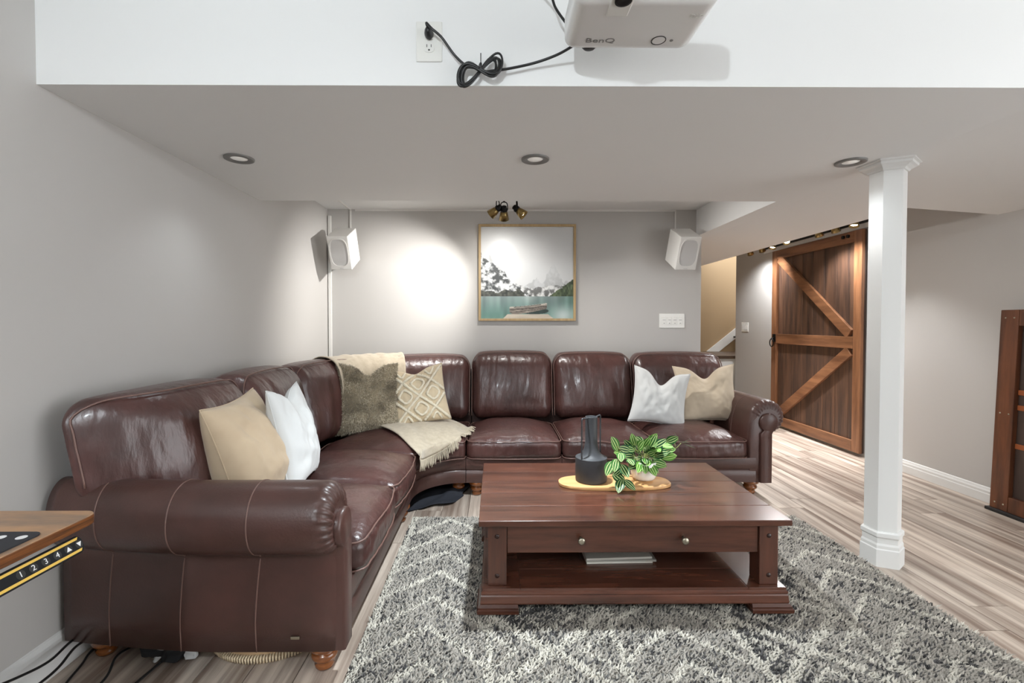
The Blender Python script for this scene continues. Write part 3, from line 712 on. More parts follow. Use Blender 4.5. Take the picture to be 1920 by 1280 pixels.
mesh('fur', (xf(FV.reshape(-1, 3), c3, B), [(3*i, 3*i+1, 3*i+2) for i in range(nf)]), FUR, r3, cols=np.repeat(colr, 3, 0), kind='stuff')
# raised cords of the tufted pillow
def psurf(s_, t_, lift=.004, w_=.43, h_=.43, th=.16, dent=.04, pinch=.07):
    prof = (max(0, 1-s_*s_)*max(0, 1-t_*t_))**.42
    x = w_/2*s_*(1-pinch*(1-t_*t_)); y = h_/2*t_*(1-pinch*(1-s_*s_))-dent*math.exp(-(s_/.34)**2)*((t_+1)/2)**2.2
    return (x, y, th/2*prof*(1-.25*t_)*(1-.35*math.exp(-(s_/.25)**2)*max(0, t_))+lift)
cords = []
def cord(pts, r=.0085):
    P = [psurf(*p) for p in smooth_path(np.array([(a, b_) for a, b_ in pts]), 6)]
    P = xf(np.array(P), (-.575, 3.475, .665), B4)
    rr = r*(1+.22*np.sin(np.arange(len(P))*2.1)); cords.append(tube(P, rr, 7))
for off in (-1.0, 0.0, 1.0):
    for sg in (-1, 1):
        a, b_ = max(-.93, off-.93), min(.93, off+.93)
        cord([(t, sg*(t-off)) for t in np.linspace(a, b_, 7)], .0105)
for cx_, cy_ in ((-.5, 0), (.5, 0), (0, .5), (0, -.5)):
    rr = .24; cord([(cx_-rr, cy_), (cx_, cy_+rr), (cx_+rr, cy_), (cx_, cy_-rr), (cx_-rr, cy_)], .0095)
for cx_, cy_, a0 in ((-.5, -.93, 0), (.5, -.93, 0), (-.93, -.5, 1), (.93, .5, 1), (.5, .93, 2), (-.5, .93, 2)):
    q = .16; cord([(cx_-q, cy_+(.0 if a0 == 1 else (.02 if a0 == 0 else -.02))), (cx_, cy_+(.22 if a0 == 0 else -.22 if a0 == 2 else .2)), (cx_+q if abs(cx_) < .9 else cx_, cy_)], .009) if a0 != 1 else None
for i, cvf in enumerate(cords): mesh('raised_cord', cvf, CORDW, r4, True)

# woven throw draped over the corner back and the corner seat
THROW = mat('oatmeal_throw', (200, 187, 166), .95, sheen=.3, bump=((300, 300, 300), 2, .35, .0015), var=((182, 168, 146), (30, 30, 30), 3, .3, .7))
thr = thing('throw_blanket', 'oatmeal woven throw with fringe draped over the sofa corner', 'blanket', (-.55, 3.35, .45))
A_, B_, C_, D_ = np.array((-.95, 3.42)), np.array((-.44, 2.80)), np.array((-.165, 3.43)), np.array((-.56, 3.80))
NP, NQ = 46, 40
def seat_height(x, y):
    r = math.hypot(x-CX, y-CY)
    if x > CX: a = (x-(CX+.454)/2)/.331; v = y-YF
    elif y < CY: a = (y-2.605)/.293; v = XF-x
    else:
        th = math.atan2(y-CY, CX-x); a = (th-PI/4)/(PI/4); v = r-R0
    b_ = (v-.285)/.315-.05
    return .40+seat_z(np.float64(np.clip(a, -1, 1)), np.float64(np.clip(b_, -1, 1))), v
rows = []
def backpt(th, v, z): return MC(np.float64(th), np.float64(v), np.float64(z))
for q_ in np.linspace(0, 1, 22):
    prof = smooth_path([(.972, .66), (.965, .80), (.945, .88), (.88, .925), (.80, .935), (.70, .915), (.62, .85), (.575, .70), (.575, .55), (.56, .50)], 6)
    v, z = prof[int(round(q_*(len(prof)-1)))]
    row = []
    for p in np.linspace(0, 1, NP):
        th = math.radians(22+(36)*p+2*math.sin(q_*5)); fold = .006*math.sin(p*13+q_*2)+.004*math.sin(p*31+1)
        row.append(backpt(th, v, z+.021+abs(fold)))
    rows.append(row)
for q_ in np.linspace(0, 1, NQ):
    row = []
    for p in np.linspace(0, 1, NP):
        xy = (A_*(1-q_)+B_*q_)*(1-p)+(D_*(1-q_)+C_*q_)*p
        xy = xy+np.array((.55, .8))*.0*p
        x, y = xy; x += .012*math.sin(p*9+q_*2); y += .012*math.cos(p*8)
        h_, v = seat_height(x, y); drop = 0
        lim = -.060
        if v < lim:
            e = lim-v; drop = e*1.0
            if x > CX: y = YF+lim-.012
            elif y < CY: x = XF-lim+.012
            else:
                r_ = R0+lim-.012; dd = math.hypot(x-CX, y-CY)+1e-9; x = CX+(x-CX)/dd*r_; y = CY+(y-CY)/dd*r_
            h_ = .40-drop
        elif v < .0: h_ -= .03*((.0-v)/.06)**2
        fold = .010*max(0, math.sin(p*7.5+.6*math.sin(q_*3)))**2+.004*math.sin(p*23+q_*4)
        rows_blend = min(1, q_*6)
        pt = np.array((x, y, h_+.019+fold*(drop == 0)))
        row.append(rows[21][len(row)]*(1-rows_blend)+pt*rows_blend if rows_blend < 1 else pt)
    rows.append(row)
Vt, Ft = loft(rows, closed=False, caps=False)
o = mesh('cloth', (Vt, Ft), THROW, thr, True)
sol = o.modifiers.new('thickness', 'SOLIDIFY'); sol.thickness = .006; sol.offset = 1
fr = []; rf = random.Random(8)
for i in range(NP-1):
    for t in (.25, .75):
        p = np.array(rows[-1][i])*(1-t)+np.array(rows[-1][i+1])*t
        out = np.array((.55, -.25, 0)) if i > 18 else np.array((.25, -.1, 0))
        d = out*.035*rf.uniform(.5, 1.3); L_ = rf.uniform(.045, .075)
        h_, v = seat_height(p[0]+d[0], p[1]+d[1])
        if v > 0: pts = [p, p+d*.8+(0, 0, -.004), p+d*1.5+(rf.uniform(-.01, .01), rf.uniform(-.01, .01), -.008)]
        else: pts = [p, p+d*.25+(0, 0, -L_*.4), p+d*.3+(rf.uniform(-.008, .008), rf.uniform(-.008, .008), -L_)]
        fr.append(tube(smooth_path(pts, 3), [.0042]+[.0034]*5+[.0022] if len(pts) == 3 else .003, 5))
mesh('fringe', joinvf(*fr), THROW, thr, True, kind='stuff')
# ---------------------------------------------------------------- picture on the back wall
def lake_print(n=260):
    g = (np.arange(n)+.5)/n; U, T = np.meshgrid(g, 1-g); C = np.zeros((n, n, 3))          # T: 1 at top
    nz = lambda s, k: vnoise(U*s, T*s, k)
    fb = lambda s, k: (nz(s, k)+.5*nz(s*2.1, k+1)+.25*nz(s*4.3, k+2)+.12*nz(s*9, k+3))/1.87
    def put_(mask, col): C[mask] = np.broadcast_to(col, C.shape)[mask] if np.ndim(col) == 3 else np.array(col)
    sky = np.array((222, 223, 223.))+(U[..., None]*-14)+((T[..., None]-.5)*-10)+(fb(3, 2)[..., None]-.5)*12
    C[:] = sky
    def mount(hgt, c1, c2, k, haze, sx=1):
        tex = np.clip((fb(27, k)-.5)*4.2+.5+.5*(vnoise(U*60+T*30, T*46, k+9)-.5), 0, 1)[..., None]
        col = np.array(c1)*(1-tex)+np.array(c2)*tex
        hz = haze if np.ndim(haze) == 0 else haze[..., None]
        m = (T < hgt) & (T > .238); C[m] = (col*(1-hz)+sky*hz)[m]
    pk = lambda x0, w_, h_: h_*np.clip(1-np.abs(U-x0)/w_, 0, 1)
    rough = (fb(12, 40)-.5)*.09
    mount(.24+np.maximum(pk(.78, .20, .36), np.maximum(pk(.60, .28, .20), pk(.92, .16, .2)))+rough, (168, 170, 170), (196, 198, 199), 50, np.clip(.35+(T-.35)*2.2, 0, .93))
    mount(.24+pk(.10, .34, .44)+rough, (150, 152, 152), (210, 212, 212), 54, .5)
    mount(.24+.10+(fb(9, 60)-.5)*.14*(U > .3), (92, 92, 90), (226, 226, 224), 61, np.clip(.15+(T-.3)*2, 0, .6))
    mount(.235+np.maximum(np.clip(.46-.86*U, 0, 1)+rough*1.3, np.maximum(pk(.26, .09, .29), pk(.38, .13, .16))+rough), (64, 66, 66), (226, 228, 228), 65, .04)
    m = (T < .29+rough*.8+.02*nz(40, 7)) & (U < .47) & (T > .238); C[m] = (np.array((46, 48, 44))+np.array((60, 58, 50))*nz(50, 12)[..., None])[m]
    hr = .24+np.clip(U-.74, 0, 1)*.70+.02*nz(48, 4)
    m = (T < hr) & (U > .74) & (T > .238); C[m] = (np.array((44, 56, 38))+np.array((62, 62, 48))*vnoise(U*70, T*36, 77)[..., None])[m]
    lake = T <= .245
    lw_ = np.array((146, 162, 160.))+(np.array((104, 142, 132.))-np.array((146, 162, 160.)))*np.clip((.25-T)/.2, 0, 1)[..., None]
    refl = vnoise(U*26, T*5, 90)[..., None]
    lw_ = lw_*(.82+.30*refl); 
    dk = np.clip((U-.78)*5, 0, 1)*np.clip((T-.07+.0*U)*9-(.98-U)*1.2, 0, 1); lw_ = lw_*(1-.5*dk[..., None])+np.array((52, 92, 76))*.5*dk[..., None]
    br = np.exp(-((U-.88)/.13)**2-((T-.04)/.09)**2); lw_ = lw_*(1-.8*br[..., None])+np.array((206, 214, 214))*.8*br[..., None]
    st_ = np.exp(-((U-.52)/.06)**2)*np.clip((T-.15)*8, 0, 1); lw_ = lw_*(1-.5*st_[..., None])+np.array((216, 218, 216))*.5*st_[..., None]
    C[lake] = lw_[lake]
    # shadow of the boat on water, then hull
    m = (((U-.58)/.15)**2+((T-.088)/.035)**2 < 1); C[m] = C[m]*.45
    t = (U-.31)/.40
    topb = .132+.012*(t*2-1)+.022*np.clip(t-.1, 0, 1)**2; botb = .052+.075*np.clip((t-.12), 0, 1)**1.5
    inb = (t > 0) & (t < 1)
    m = inb & (T < topb+.012) & (T > topb-.01) ; C[m] = np.array((196, 188, 176))
    m = inb & (T < topb-.003) & (T > np.maximum(botb, .055+.28*np.clip(.07-t, 0, 1))); C[m] = (np.array((138, 128, 118))*(.7+.6*vnoise(U*20, T*120, 33))[..., None])[m]
    m = inb & (np.abs(T-(topb-.022)) < .0028); C[m] = np.array((70, 64, 60))
    m = inb & (np.abs(T-(topb-.044)) < .0026) & (T > botb); C[m] = np.array((80, 72, 66))
    m = inb & (t > .12) & (t < .85) & (np.abs(T-(topb+.005)) < .004); C[m] = np.array((92, 84, 78))
    dkm = (T < .052) & (U > .235+T*1.05) & (U < .79-T*1.25); C[dkm] = (np.array((206, 196, 180))*(.9+.16*vnoise(U*9, T*60, 5))[..., None])[dkm]
    return np.clip(C, 0, 255)/255.0
Y0 = YB-.008
px0, px1, pz0, pz1 = -.157, .722, 1.222, 2.092
pic = thing('framed_picture', 'framed print of a misty mountain lake with a wooden rowing boat', 'picture', ((px0+px1)/2, YB, pz0))
FRAME = mat('light_oak_frame', (190, 164, 122), .4, var=((164, 136, 94), (30, 30, 3), 4, .3, .7))
fw = .022
for nm, q in (('frame_rail', box(px0, px1, Y0-.026, Y0, pz0, pz0+fw, .002)), ('frame_rail', box(px0, px1, Y0-.026, Y0, pz1-fw, pz1, .002)), ('frame_stile', box(px0, px0+fw, Y0-.026, Y0, pz0+fw, pz1-fw, .002)), ('frame_stile', box(px1-fw, px1, Y0-.026, Y0, pz0+fw, pz1-fw, .002))):
    mesh(nm, q, FRAME, pic)
PRINT = mat('printed_photo', (210, 210, 210), .35, attr=True)
im = lake_print(); n = im.shape[0]
iml = np.where(im <= .04045, im/12.92, ((im+.055)/1.055)**2.4)
xs = np.linspace(px0+fw*.8, px1-fw*.8, n); zs_ = np.linspace(pz1-fw*.8, pz0+fw*.8, n)
GX, GZ = np.meshgrid(xs, zs_); gv = np.stack([GX.ravel(), np.full(n*n, Y0-.012), GZ.ravel()], -1)
ii = (np.arange(n-1)[:, None]*n+np.arange(n-1)[None]).ravel()
mesh('print', (gv, np.stack([ii, ii+n, ii+n+1, ii+1], 1)), PRINT, pic, cols=iml.reshape(-1, 3))
mesh('backing', box(px0+.004, px1-.004, Y0-.010, Y0+.006, pz0+.004, pz1-.004), SLOT, pic)

# ---------------------------------------------------------------- speakers and cable channels
def speaker(xc, label):
    th = math.radians(26); R_ = lambda p: np.array((xc+p[0], 3.85+.0+p[1]*math.cos(th)+(-p[2])*-math.sin(th)*-1*-1 if False else 3.85+p[1]*math.cos(th)-p[2]*math.sin(th)*1.0, 1.908+p[1]*math.sin(th)+p[2]*math.cos(th)))
    # local: x right, y back, z up; origin at the top front edge
    def T_(V): return np.array([R_(p) for p in V])
    s_ = thing('wall_speaker', label, 'speaker', (xc, 4.2, 1.66), 'white wall speakers')
    v, f = box(-.087, .087, 0, .265, -.285, 0, .005); mesh('cabinet', (T_(v), f), PLASTIC2, s_)
    def oval(k, y): return [(p, y, q-.138) for p, q in [sup(.075*k, .120*k, t, .62) for t in np.linspace(0, 2*PI, 49)[:-1]]]
    rim = loft([T_(oval(1.0, -.0005)), T_(oval(1.0, -.006)), T_(oval(.93, -.006)), T_(oval(.93, .0))], caps=False)
    mesh('grille_rim', rim, PLASTIC2, s_, True, sharp=40)
    mesh('grille', loft([T_(oval(.935, -.001)), T_(oval(.925, -.0035)), T_(oval(.5, -.0045))]), GRILLE, s_)
    mesh('badge', (T_(box(-.016, .016, -.002, 0, -.276, -.271)[0]), box(0, 1, 0, 1, 0, 1)[1]), GRILLE, s_)
    mesh('wall_bracket', joinvf(box(xc-.03, xc+.03, YB-.012, YB, 1.80, 1.93, .003), tube([(xc, YB-.01, 1.865), (xc, 4.16, 1.865), (xc, 4.10, 1.89)], .014, 10)), PLASTIC2, s_)
    return s_
speaker(-1.298, 'white box speaker in the left corner above the sofa')
speaker(1.603, 'white box speaker at the right end of the back wall')
def chan(name, parts, label):
    tag(mesh(name, joinvf(*parts), PLASTIC2), label, 'cable cover')
chan('cable_channel', [box(-1.513, -1.484, YB-.02, YB-.001, .2, 2.168, .003)], 'white vertical cable channel in the left wall corner')
chan('cable_channel', [box(-1.318, -1.306, YB-.009, YB-.0005, 1.98, 2.226), box(-1.318, -1.306, 3.3, YB-.0005, 2.220, 2.2285)], 'thin white cable channel above the left corner speaker')
chan('cable_channel', [box(-1.27, 1.632, YB-.010, YB-.0005, 2.212, 2.2285), box(1.620, 1.632, YB-.009, YB-.0005, 1.98, 2.212)], 'long thin white cable channel along the top of the back wall')

# ---------------------------------------------------------------- switches and outlet
sw = thing('light_switch', 'white four gang switch plate right of the picture', 'switch', (1.603, YB, 1.158))
mesh('plate', box(1.487, 1.719, YB-.008, YB, 1.158, 1.289, .004), PLASTIC, sw)
for k in range(4):
    x = 1.529+.0495*k
    t_ = mesh('rocker', box(x-.0165, x+.0165, YB-.013, YB-.006, 1.19, 1.257, .002), PLASTIC, sw)
    mesh('slider', box(x-.012, x+.012, YB-.016, YB-.012, 1.228, 1.234, .001), GRILLE, t_)
    mesh('indicator', box(x-.003, x+.003, YB-.0145, YB-.012, 1.199, 1.204), SLOT, t_)
sw2 = thing('light_switch', 'small white switch plate beside the barn door', 'switch', (XR, 6.2, 1.10))
mesh('plate', box(XR-.007, XR, 6.115, 6.285, 1.09, 1.21, .003), PLASTIC, sw2)
for k in range(3): mesh('rocker', box(XR-.012, XR-.005, 6.145+.045*k, 6.165+.045*k, 1.115, 1.185, .002), GRILLE, sw2)
YF2 = 1.58
ou = thing('power_outlet', 'white power outlet plate on the bulkhead face', 'outlet', (-.221, YF2, 2.067))
mesh('plate', box(-.264, -.178, YF2-.006, YF2, 2.067, 2.198, .003), PLASTIC, ou)
for z in (2.156, 2.111):
    r_ = mesh('receptacle', prism([sup(.018, .016, t, .8) for t in np.linspace(0, 2*PI, 25)[:-1]], lambda p, q, t: (-.221+p, t, z+q), YF2-.005, YF2-.008), PLASTIC, ou)
    for x in (-.228, -.214): mesh('slot', box(x-.001, x+.001, YF2-.0088, YF2-.0075, z+.001, z+.010), SLOT, r_)
    mesh('ground_hole', prism([(.003*math.cos(t), .003*math.sin(t)) for t in np.linspace(0, 2*PI, 13)[:-1]], lambda p, q, t: (-.221+p, t, z-.008+q), YF2-.0075, YF2-.0088), SLOT, r_)

# ---------------------------------------------------------------- projector and its cord
def BW(px_, py_, y): return np.array(((px_-930)/880*y, y, 1.2-(py_-606)/880*y))
PROJ = mat('projector_shell', (230, 229, 227), .28, coat=.25)
PJ = thing('projector', 'white ceiling mounted projector in front of the bulkhead', 'projector', (.397, 1.34, 2.05))
v, f = rbox((.190, .122, .052), (.035, .035, .026), (6, 4, 2), 5)
mesh('shell', (v+np.array((.397, 1.340, 2.102)), f), PROJ, PJ, True)
mesh('lens_window', box(.298, .358, 1.19, 1.292, 2.0475, 2.056, .004), PLASTIC, PJ)
mesh('focus_ring', (lathe([(.022, 0), (.022, .006), (.016, .007), (0, .006)], 20)[0]*np.array((1, 1, -1))+np.array((.328, 1.222, 2.0478)), lathe([(.022, 0), (.022, .006), (.016, .007), (0, .006)], 20)[1]), BLACK, PJ)
bx_, by_ = .480, 1.40
ringv = loft([[(bx_+r*math.cos(t), by_+r*math.sin(t), z) for t in np.linspace(0, 2*PI, 33)[:-1]] for r, z in ((.0215, 2.0505), (.0215, 2.0486), (.0195, 2.0486), (.0195, 2.0505))], caps=False)
btn = mesh('button_pad', loft([[(bx_+r*math.cos(t), by_+r*math.sin(t), z) for t in np.linspace(0, 2*PI, 33)[:-1]] for r, z in ((.019, 2.0505), (.018, 2.0488))]), PROJ, PJ)
mesh('button_ring', ringv, SLOT, btn)
mesh('indicator', loft([[(bx_+.038+r*math.cos(t), by_+r*math.sin(t), z) for t in np.linspace(0, 2*PI, 17)[:-1]] for r, z in ((.005, 2.0505), (.005, 2.0487))]), STEEL, PJ)
LOGO = mat('grey_lettering', (128, 126, 124), .4)
text('logo', 'BenQ', .030, (.308, 1.402, 2.0492), (1, 0, 0), (0, -1, 0), LOGO, PJ, sx=1.25)
text('logo', 'DLP', .020, (.545, 1.29, 2.0492), (1, 0, 0), (0, -1, 0), PLASTIC, PJ)
fv, ff = lathe([(0, 0), (.020, .001), (.022, .006), (.016, .012), (0, .013)], 20)
mesh('adjuster_foot', (fv*np.array((1, .8, -1))+np.array((.285, 1.452, 2.066)), ff), RUBBER, PJ, True)
mesh('ceiling_mount', joinvf(tube([(.40, 1.34, 2.15), (.40, 1.34, 2.28)], .022, 16), box(.34, .46, 1.28, 1.40, 2.27, 2.28)), PLASTIC, PJ)
CORD = mat('black_cord', (30, 30, 31), .38)
pc_ = thing('bundled_cable', 'black power cord bundled in a figure eight below the outlet', 'cord', (-.05, 1.54, 2.02))
y_ = 1.545
plug_v = loft([[(-.2205+r*math.cos(t), y2, 2.154+1.35*r*math.sin(t)) for t in np.linspace(0, 2*PI, 17)[:-1]] for r, y2 in ((.014, 1.571), (.015, 1.566), (.013, 1.556), (.009, 1.547), (.006, 1.542))])
mesh('plug', plug_v, CORD, pc_, True)
mesh('lead', tube(smooth_path([(-.2215, 1.544, 2.160), (-.224, 1.536, 2.168), BW(812, 62, 1.532), BW(830, 78, 1.54), BW(852, 108, 1.55), BW(872, 127, 1.55), BW(888, 132, 1.548), BW(905, 140, 1.545), BW(925, 138, 1.55), BW(955, 134, 1.552), BW(1000, 124, 1.55), BW(1040, 110, 1.53), BW(1068, 95, 1.50), (.262, 1.465, 2.075)], 6), .0042, 8), CORD, pc_, True)
rb = random.Random(3)
for k in range(7):
    pts = []
    aL, aR = rb.uniform(.80, 1.12), rb.uniform(.75, 1.1); h1, h2 = rb.uniform(.75, 1.15), rb.uniform(.75, 1.15); dy_ = rb.uniform(-.014, .012); tz_ = rb.uniform(-.004, .004)
    for t in np.linspace(0, 2*PI, 49)[:-1]:
        xx = math.sin(t); zz = math.sin(2*t)*.5
        a_ = .068*(aL if xx < 0 else aR); hh = .036*(h1 if xx < 0 else h2)
        x = xx*a_; z = zz*2*hh*.9+xx*a_*.34+tz_
        pts.append((-.052+x, y_+dy_*abs(xx)-.004+.006*math.cos(t), 2.020+z+.000))
    mesh('coil', tube(np.array(pts), .0036, 7, True), CORD, pc_, True)
mesh('cable_tie', joinvf(tube([BW(903, 142, 1.535), BW(902, 120, 1.53), BW(902, 106, 1.53)], .0016, 5), tube([(-.052+.010*math.cos(t), y_+.018*math.sin(t), 2.031) if False else (-.052+.004*math.cos(t), y_+.017*math.sin(t), 2.031+.012*math.cos(t)) for t in np.linspace(0, 2*PI, 20)[:-1]], .003, 6, True)), CORD, pc_)
tag(mesh('signal_cable', tube(smooth_path([(.13, 1.50, 2.279), BW(1031, 0, 1.50), BW(1040, 22, 1.495), BW(1055, 44, 1.485), BW(1070, 62, 1.478)], 6), .0042, 8), CORD, None, True), 'black cable dropping from the ceiling behind the projector', 'cable')

PJ.location.z -= .015
# ---------------------------------------------------------------- track lights
def head(par, p, aim, lit, Lh=.075, r0=.022, r1=.040, shade=BRASS, ceil=None):
    p = np.array(p, float); d = np.array(aim, float)-p; d /= np.linalg.norm(d)
    q = Vector(d).to_track_quat('Z', 'Y').to_matrix()
    Rm = np.array(q)
    def T_(vf): return vf[0]@Rm.T+p, vf[1]
    sh = mesh('lamp_shade', T_(lathe([(.012, -.012), (r0, -.010), (r0, .012), (r0+.004, .014), (r1, Lh), (r1-.002, Lh), (r0+.002, .016), (0, .014)], 24)), shade, par, True)
    mesh('socket', T_(lathe([(0, -.034), (.016, -.034), (.020, -.030), (.020, -.012), (.026, -.010), (.026, .006), (r0, .010)], 18)), BLACK, sh, True)
    mesh('bulb', T_(lathe([(0, Lh-.014), (r1*.72, Lh-.016), (r1*.78, Lh-.024), (.012, .02)], 20)), BULB if lit else BULB_OFF, sh, True)
    side = np.cross(d, (0, 0, 1)); side /= np.linalg.norm(side)+1e-9
    top_ = p+np.array((0, 0, .062)); P = [p+side*.026, p+side*.027+(0, 0, .03), p+side*.02+(0, 0, .055), top_, p-side*.02+(0, 0, .055), p-side*.027+(0, 0, .03), p-side*.026]
    mesh('yoke', joinvf(tube(smooth_path(P, 4), .0042, 6), tube([top_, (top_[0], top_[1], ceil)], .008, 8)), BLACK, sh, True)
    return p+d*(Lh+.012), d
tl = thing('track_light', 'black track light with brass shades above the lake picture', 'light', (.09, 3.6, 2.229))
mesh('rail', box(-.35, .55, 3.585, 3.615, 2.212, 2.229, .002), BLACK, tl)
for p, aim, lit, pw, ang in (((.015, 3.60, 2.075), (-1.38, 4.27, 1.05), True, 62, 92), ((.062, 3.60, 2.062), (.05, 4.22, 1.30), True, 10, 125), ((.160, 3.60, 2.070), (.95, 3.45, 1.35), True, 38, 115)):
    q_, d_ = head(tl, p, aim, lit, ceil=2.215)
    light('track_spot', 'SPOT', q_, pw, (1, .98, .95), .018, q_+d_, ang, 1.0)
tl2 = thing('track_light', 'long black track light with brass shades in front of the barn door', 'light', (2.95, 4.7, 2.25))
mesh('rail', box(2.935, 2.965, 3.6, 5.8, 2.23, 2.25, .002), BLACK, tl2)
for (y, aim, lit, pw) in ((5.46, (3.3, 5.75, 1.5), False, 14), (5.22, (3.3, 5.5, 1.5), False, 14), (4.99, (2.4, 4.6, 0), True, 170), (4.74, (1.35, 3.5, .5), True, 26), (4.30, (3.3, 4.45, 1.3), False, 14), (4.09, (3.3, 4.3, 1.4), False, 14), (3.86, (2.5, 3.4, 0), True, 36)):
    q_, d_ = head(tl2, (2.95, y, 2.052), aim, lit, Lh=.06, r1=.036, ceil=2.235)
    light('track_spot', 'SPOT', q_, pw, (.97, .985, 1), .018, q_+d_, 76 if y in (4.99, 4.74) else 95, .8)
# ---------------------------------------------------------------- barn door on the right wall
dY0, dY1, dZ0, dZ1 = 4.155, 5.51, .03, 2.04
door = thing('door_1', 'dark stained plank barn door with Z brace at the end of the right wall', 'door', (3.27, (dY0+dY1)/2, dZ0), kind='structure')
xf_ = 3.275
npk = 8; pw_ = (dY1-dY0-.02)/npk
for k in range(npk):
    mesh('plank', box(xf_, 3.298, dY0+.01+pw_*k+.0015, dY0+.01+pw_*(k+1)-.0015, dZ0, dZ1, .002), DOORP, door, origin=(xf_, dY0+.01+pw_*(k+.5), dZ0))
fx0, fx1 = 3.247, xf_
sw_ = .092
mesh('stile', box(fx0, fx1, dY0, dY0+sw_, dZ0, dZ1, .003), DOORF, door)
mesh('stile', box(fx0, fx1, dY1-sw_, dY1, dZ0, dZ1, .003), DOORF, door)
for z0, z1 in ((dZ0, dZ0+.10), (.968, 1.078), (dZ1-.10, dZ1)):
    mesh('rail', box(fx0, fx1, dY0+sw_+.001, dY1-sw_-.001, z0, z1, .003), DOORH, door)
def brace(yz0, yz1, w_=.10):
    (ya, za), (yb, zb) = yz0, yz1; L_ = math.hypot(yb-ya, zb-za); c, s_ = (yb-ya)/L_, (zb-za)/L_
    v, f = box(0, L_, fx0+.001, fx1, -w_/2, w_/2, .003)
    return np.stack([v[:, 1], ya+v[:, 0]*c-v[:, 2]*s_, za+v[:, 0]*s_+v[:, 2]*c], -1), f
mesh('brace', brace((dY1-sw_-.03, 1.945), (dY0+sw_+.05, 1.10)), DOORH, door)
mesh('brace', brace((dY0+sw_+.05, .945), (dY1-sw_-.03, .15)), DOORH, door)
hy, hz = dY1-.06, 1.03
hd = mesh('handle', joinvf(box(3.238, 3.247, hy-.03, hy+.03, hz-.045, hz+.045, .004), tube([(3.215+.0*math.cos(t), hy+.034*math.sin(t), hz-.055+.045*math.cos(t)) for t in np.linspace(0, 2*PI, 25)[:-1]], .006, 7, True), tube([(3.247, hy, hz), (3.212, hy, hz-.01)], .010, 8)), BLACK, door, True)
for y in (dY0+.16, dY0+.22): mesh('strap_bolt', tube([(3.247, y, dZ1-.04), (3.232, y, dZ1-.04)], .016, 10), BLACK, door)
struct('trim_1', box(XR-.022, XR, 3.9, 5.75, 2.05, 2.095, .002), TRIM, 'white header strip above the barn door')
tag(mesh('door_rail', box(XR-.034, XR-.022, 3.85, 5.75, 2.095, 2.160, .002), BLACK), 'black flat sliding rail above the barn door', 'rail')
# ---------------------------------------------------------------- wooden panel leaning at the right edge
GF = mat('panel_stile_wood', (112, 66, 40), .35, coat=.15, var=((62, 34, 22), (18, 18, 1.8), 5, .35, .68), bump=((60, 60, 6), 4, .15, .002))
GP = mat('panel_board_wood', (78, 62, 54), .5, var=((56, 44, 40), (10, 10, 1.5), 4, .3, .7), rnd=.1)
GO = mat('panel_batten_wood', (160, 88, 48), .4)
gt = thing('wooden_panel', 'dark framed wooden panel leaning against the right wall by the baseboard', 'panel', (3.2, 2.5, 0))
gy1, gy0, gh = 2.99, 1.75, 1.285
def lean(v): v = np.asarray(v, float); return np.stack([3.225+v[:, 0]+.050*v[:, 2]/gh, v[:, 1], v[:, 2]], -1)
def gbox(*a, b_=.003): v, f = box(*a, b_); return lean(v), f
for y in (gy1-.105, gy0): mesh('stile', gbox(-.035, 0, y, y+.105, .02, gh), GF, gt)
for z0, z1 in ((.02, .115), (gh-.10, gh)): mesh('rail', gbox(-.034, 0, gy0+.106, gy1-.106, z0, z1), GF, gt)
for k in range(7):
    y = gy0+.105+.150*k; mesh('board', gbox(-.006, .008, y+.001, y+.149, .1, gh-.08), GP, gt, origin=(3.22, y+.07, .1))
for z in (.42, .66, .755): mesh('batten', gbox(-.014, -.006, gy0+.11, gy1-.107, z, z+.032), GO, gt)
for y in (gy1-.08, gy1-.03):
    for z in (.06, .63, gh-.05): mesh('nail', lathe([(0, 0), (.005, 0), (0, .002)], 8)[0]*0+lean(np.array([(-.036-p[2], y+p[0], z+p[1]) for p in lathe([(0, 0), (.0055, 0), (0, .002)], 8)[0]])) if False else (lean(np.array([(-.0355-p[2], y+p[0], z+p[1]) for p in lathe([(.0055, 0), (.003, .002), (0, .002)], 8)[0]])), lathe([(.0055, 0), (.003, .002), (0, .002)], 8)[1]), PEWTER, gt)
mesh('bottom_strip', gbox(-.055, .02, gy0, gy1+.012, 0, .02), RUBBER, gt)

# ---------------------------------------------------------------- desk corner at the left edge
DESK = mat('rustic_desk_laminate', (186, 142, 102), .4, var=((120, 104, 92), (3.4, 16, 12), 5, .36, .68), coat=.1)
DESKE = mat('rustic_desk_edge', (140, 84, 40), .45, var=((70, 40, 20), (4, 4, 120), 4, .35, .65))
dx0, dx1, dy0, dy1, dz0, dz1 = -1.50, -.952, .10, 1.128, .724, .750
dk = thing('standing_desk', 'rustic brown laminate desk corner at the left edge of the view', 'desk', (-1.2, .6, 0))
def rrect(e, z, r=.03):
    P = []
    for cx, cy, a0 in ((dx1-r, dy1-r, 0), (dx0+r, dy1-r, 90), (dx0+r, dy0+r, 180), (dx1-r, dy0+r, 270)):
        for t in np.linspace(0, 90, 7): P.append((cx+(r-e)*math.cos(math.radians(a0+t)), cy+(r-e)*math.sin(math.radians(a0+t)), z))
    return P
mesh('desktop', loft([rrect(.0005, dz1-.0015), rrect(.002, dz1)]), DESK, dk)
mesh('edge_band', loft([rrect(.006, dz0), rrect(0, dz0+.004), rrect(0, dz1-.003), rrect(.0005, dz1-.0016)]), DESKE, dk)
for y in (.25, .80):
    mesh('leg', joinvf(box(-1.30, -1.23, y, y+.05, .04, .70, .004), box(-1.45, -1.02, y-.005, y+.055, .0, .04, .006), box(-1.42, -1.08, y, y+.05, .695, .722)), BLACK, dk)
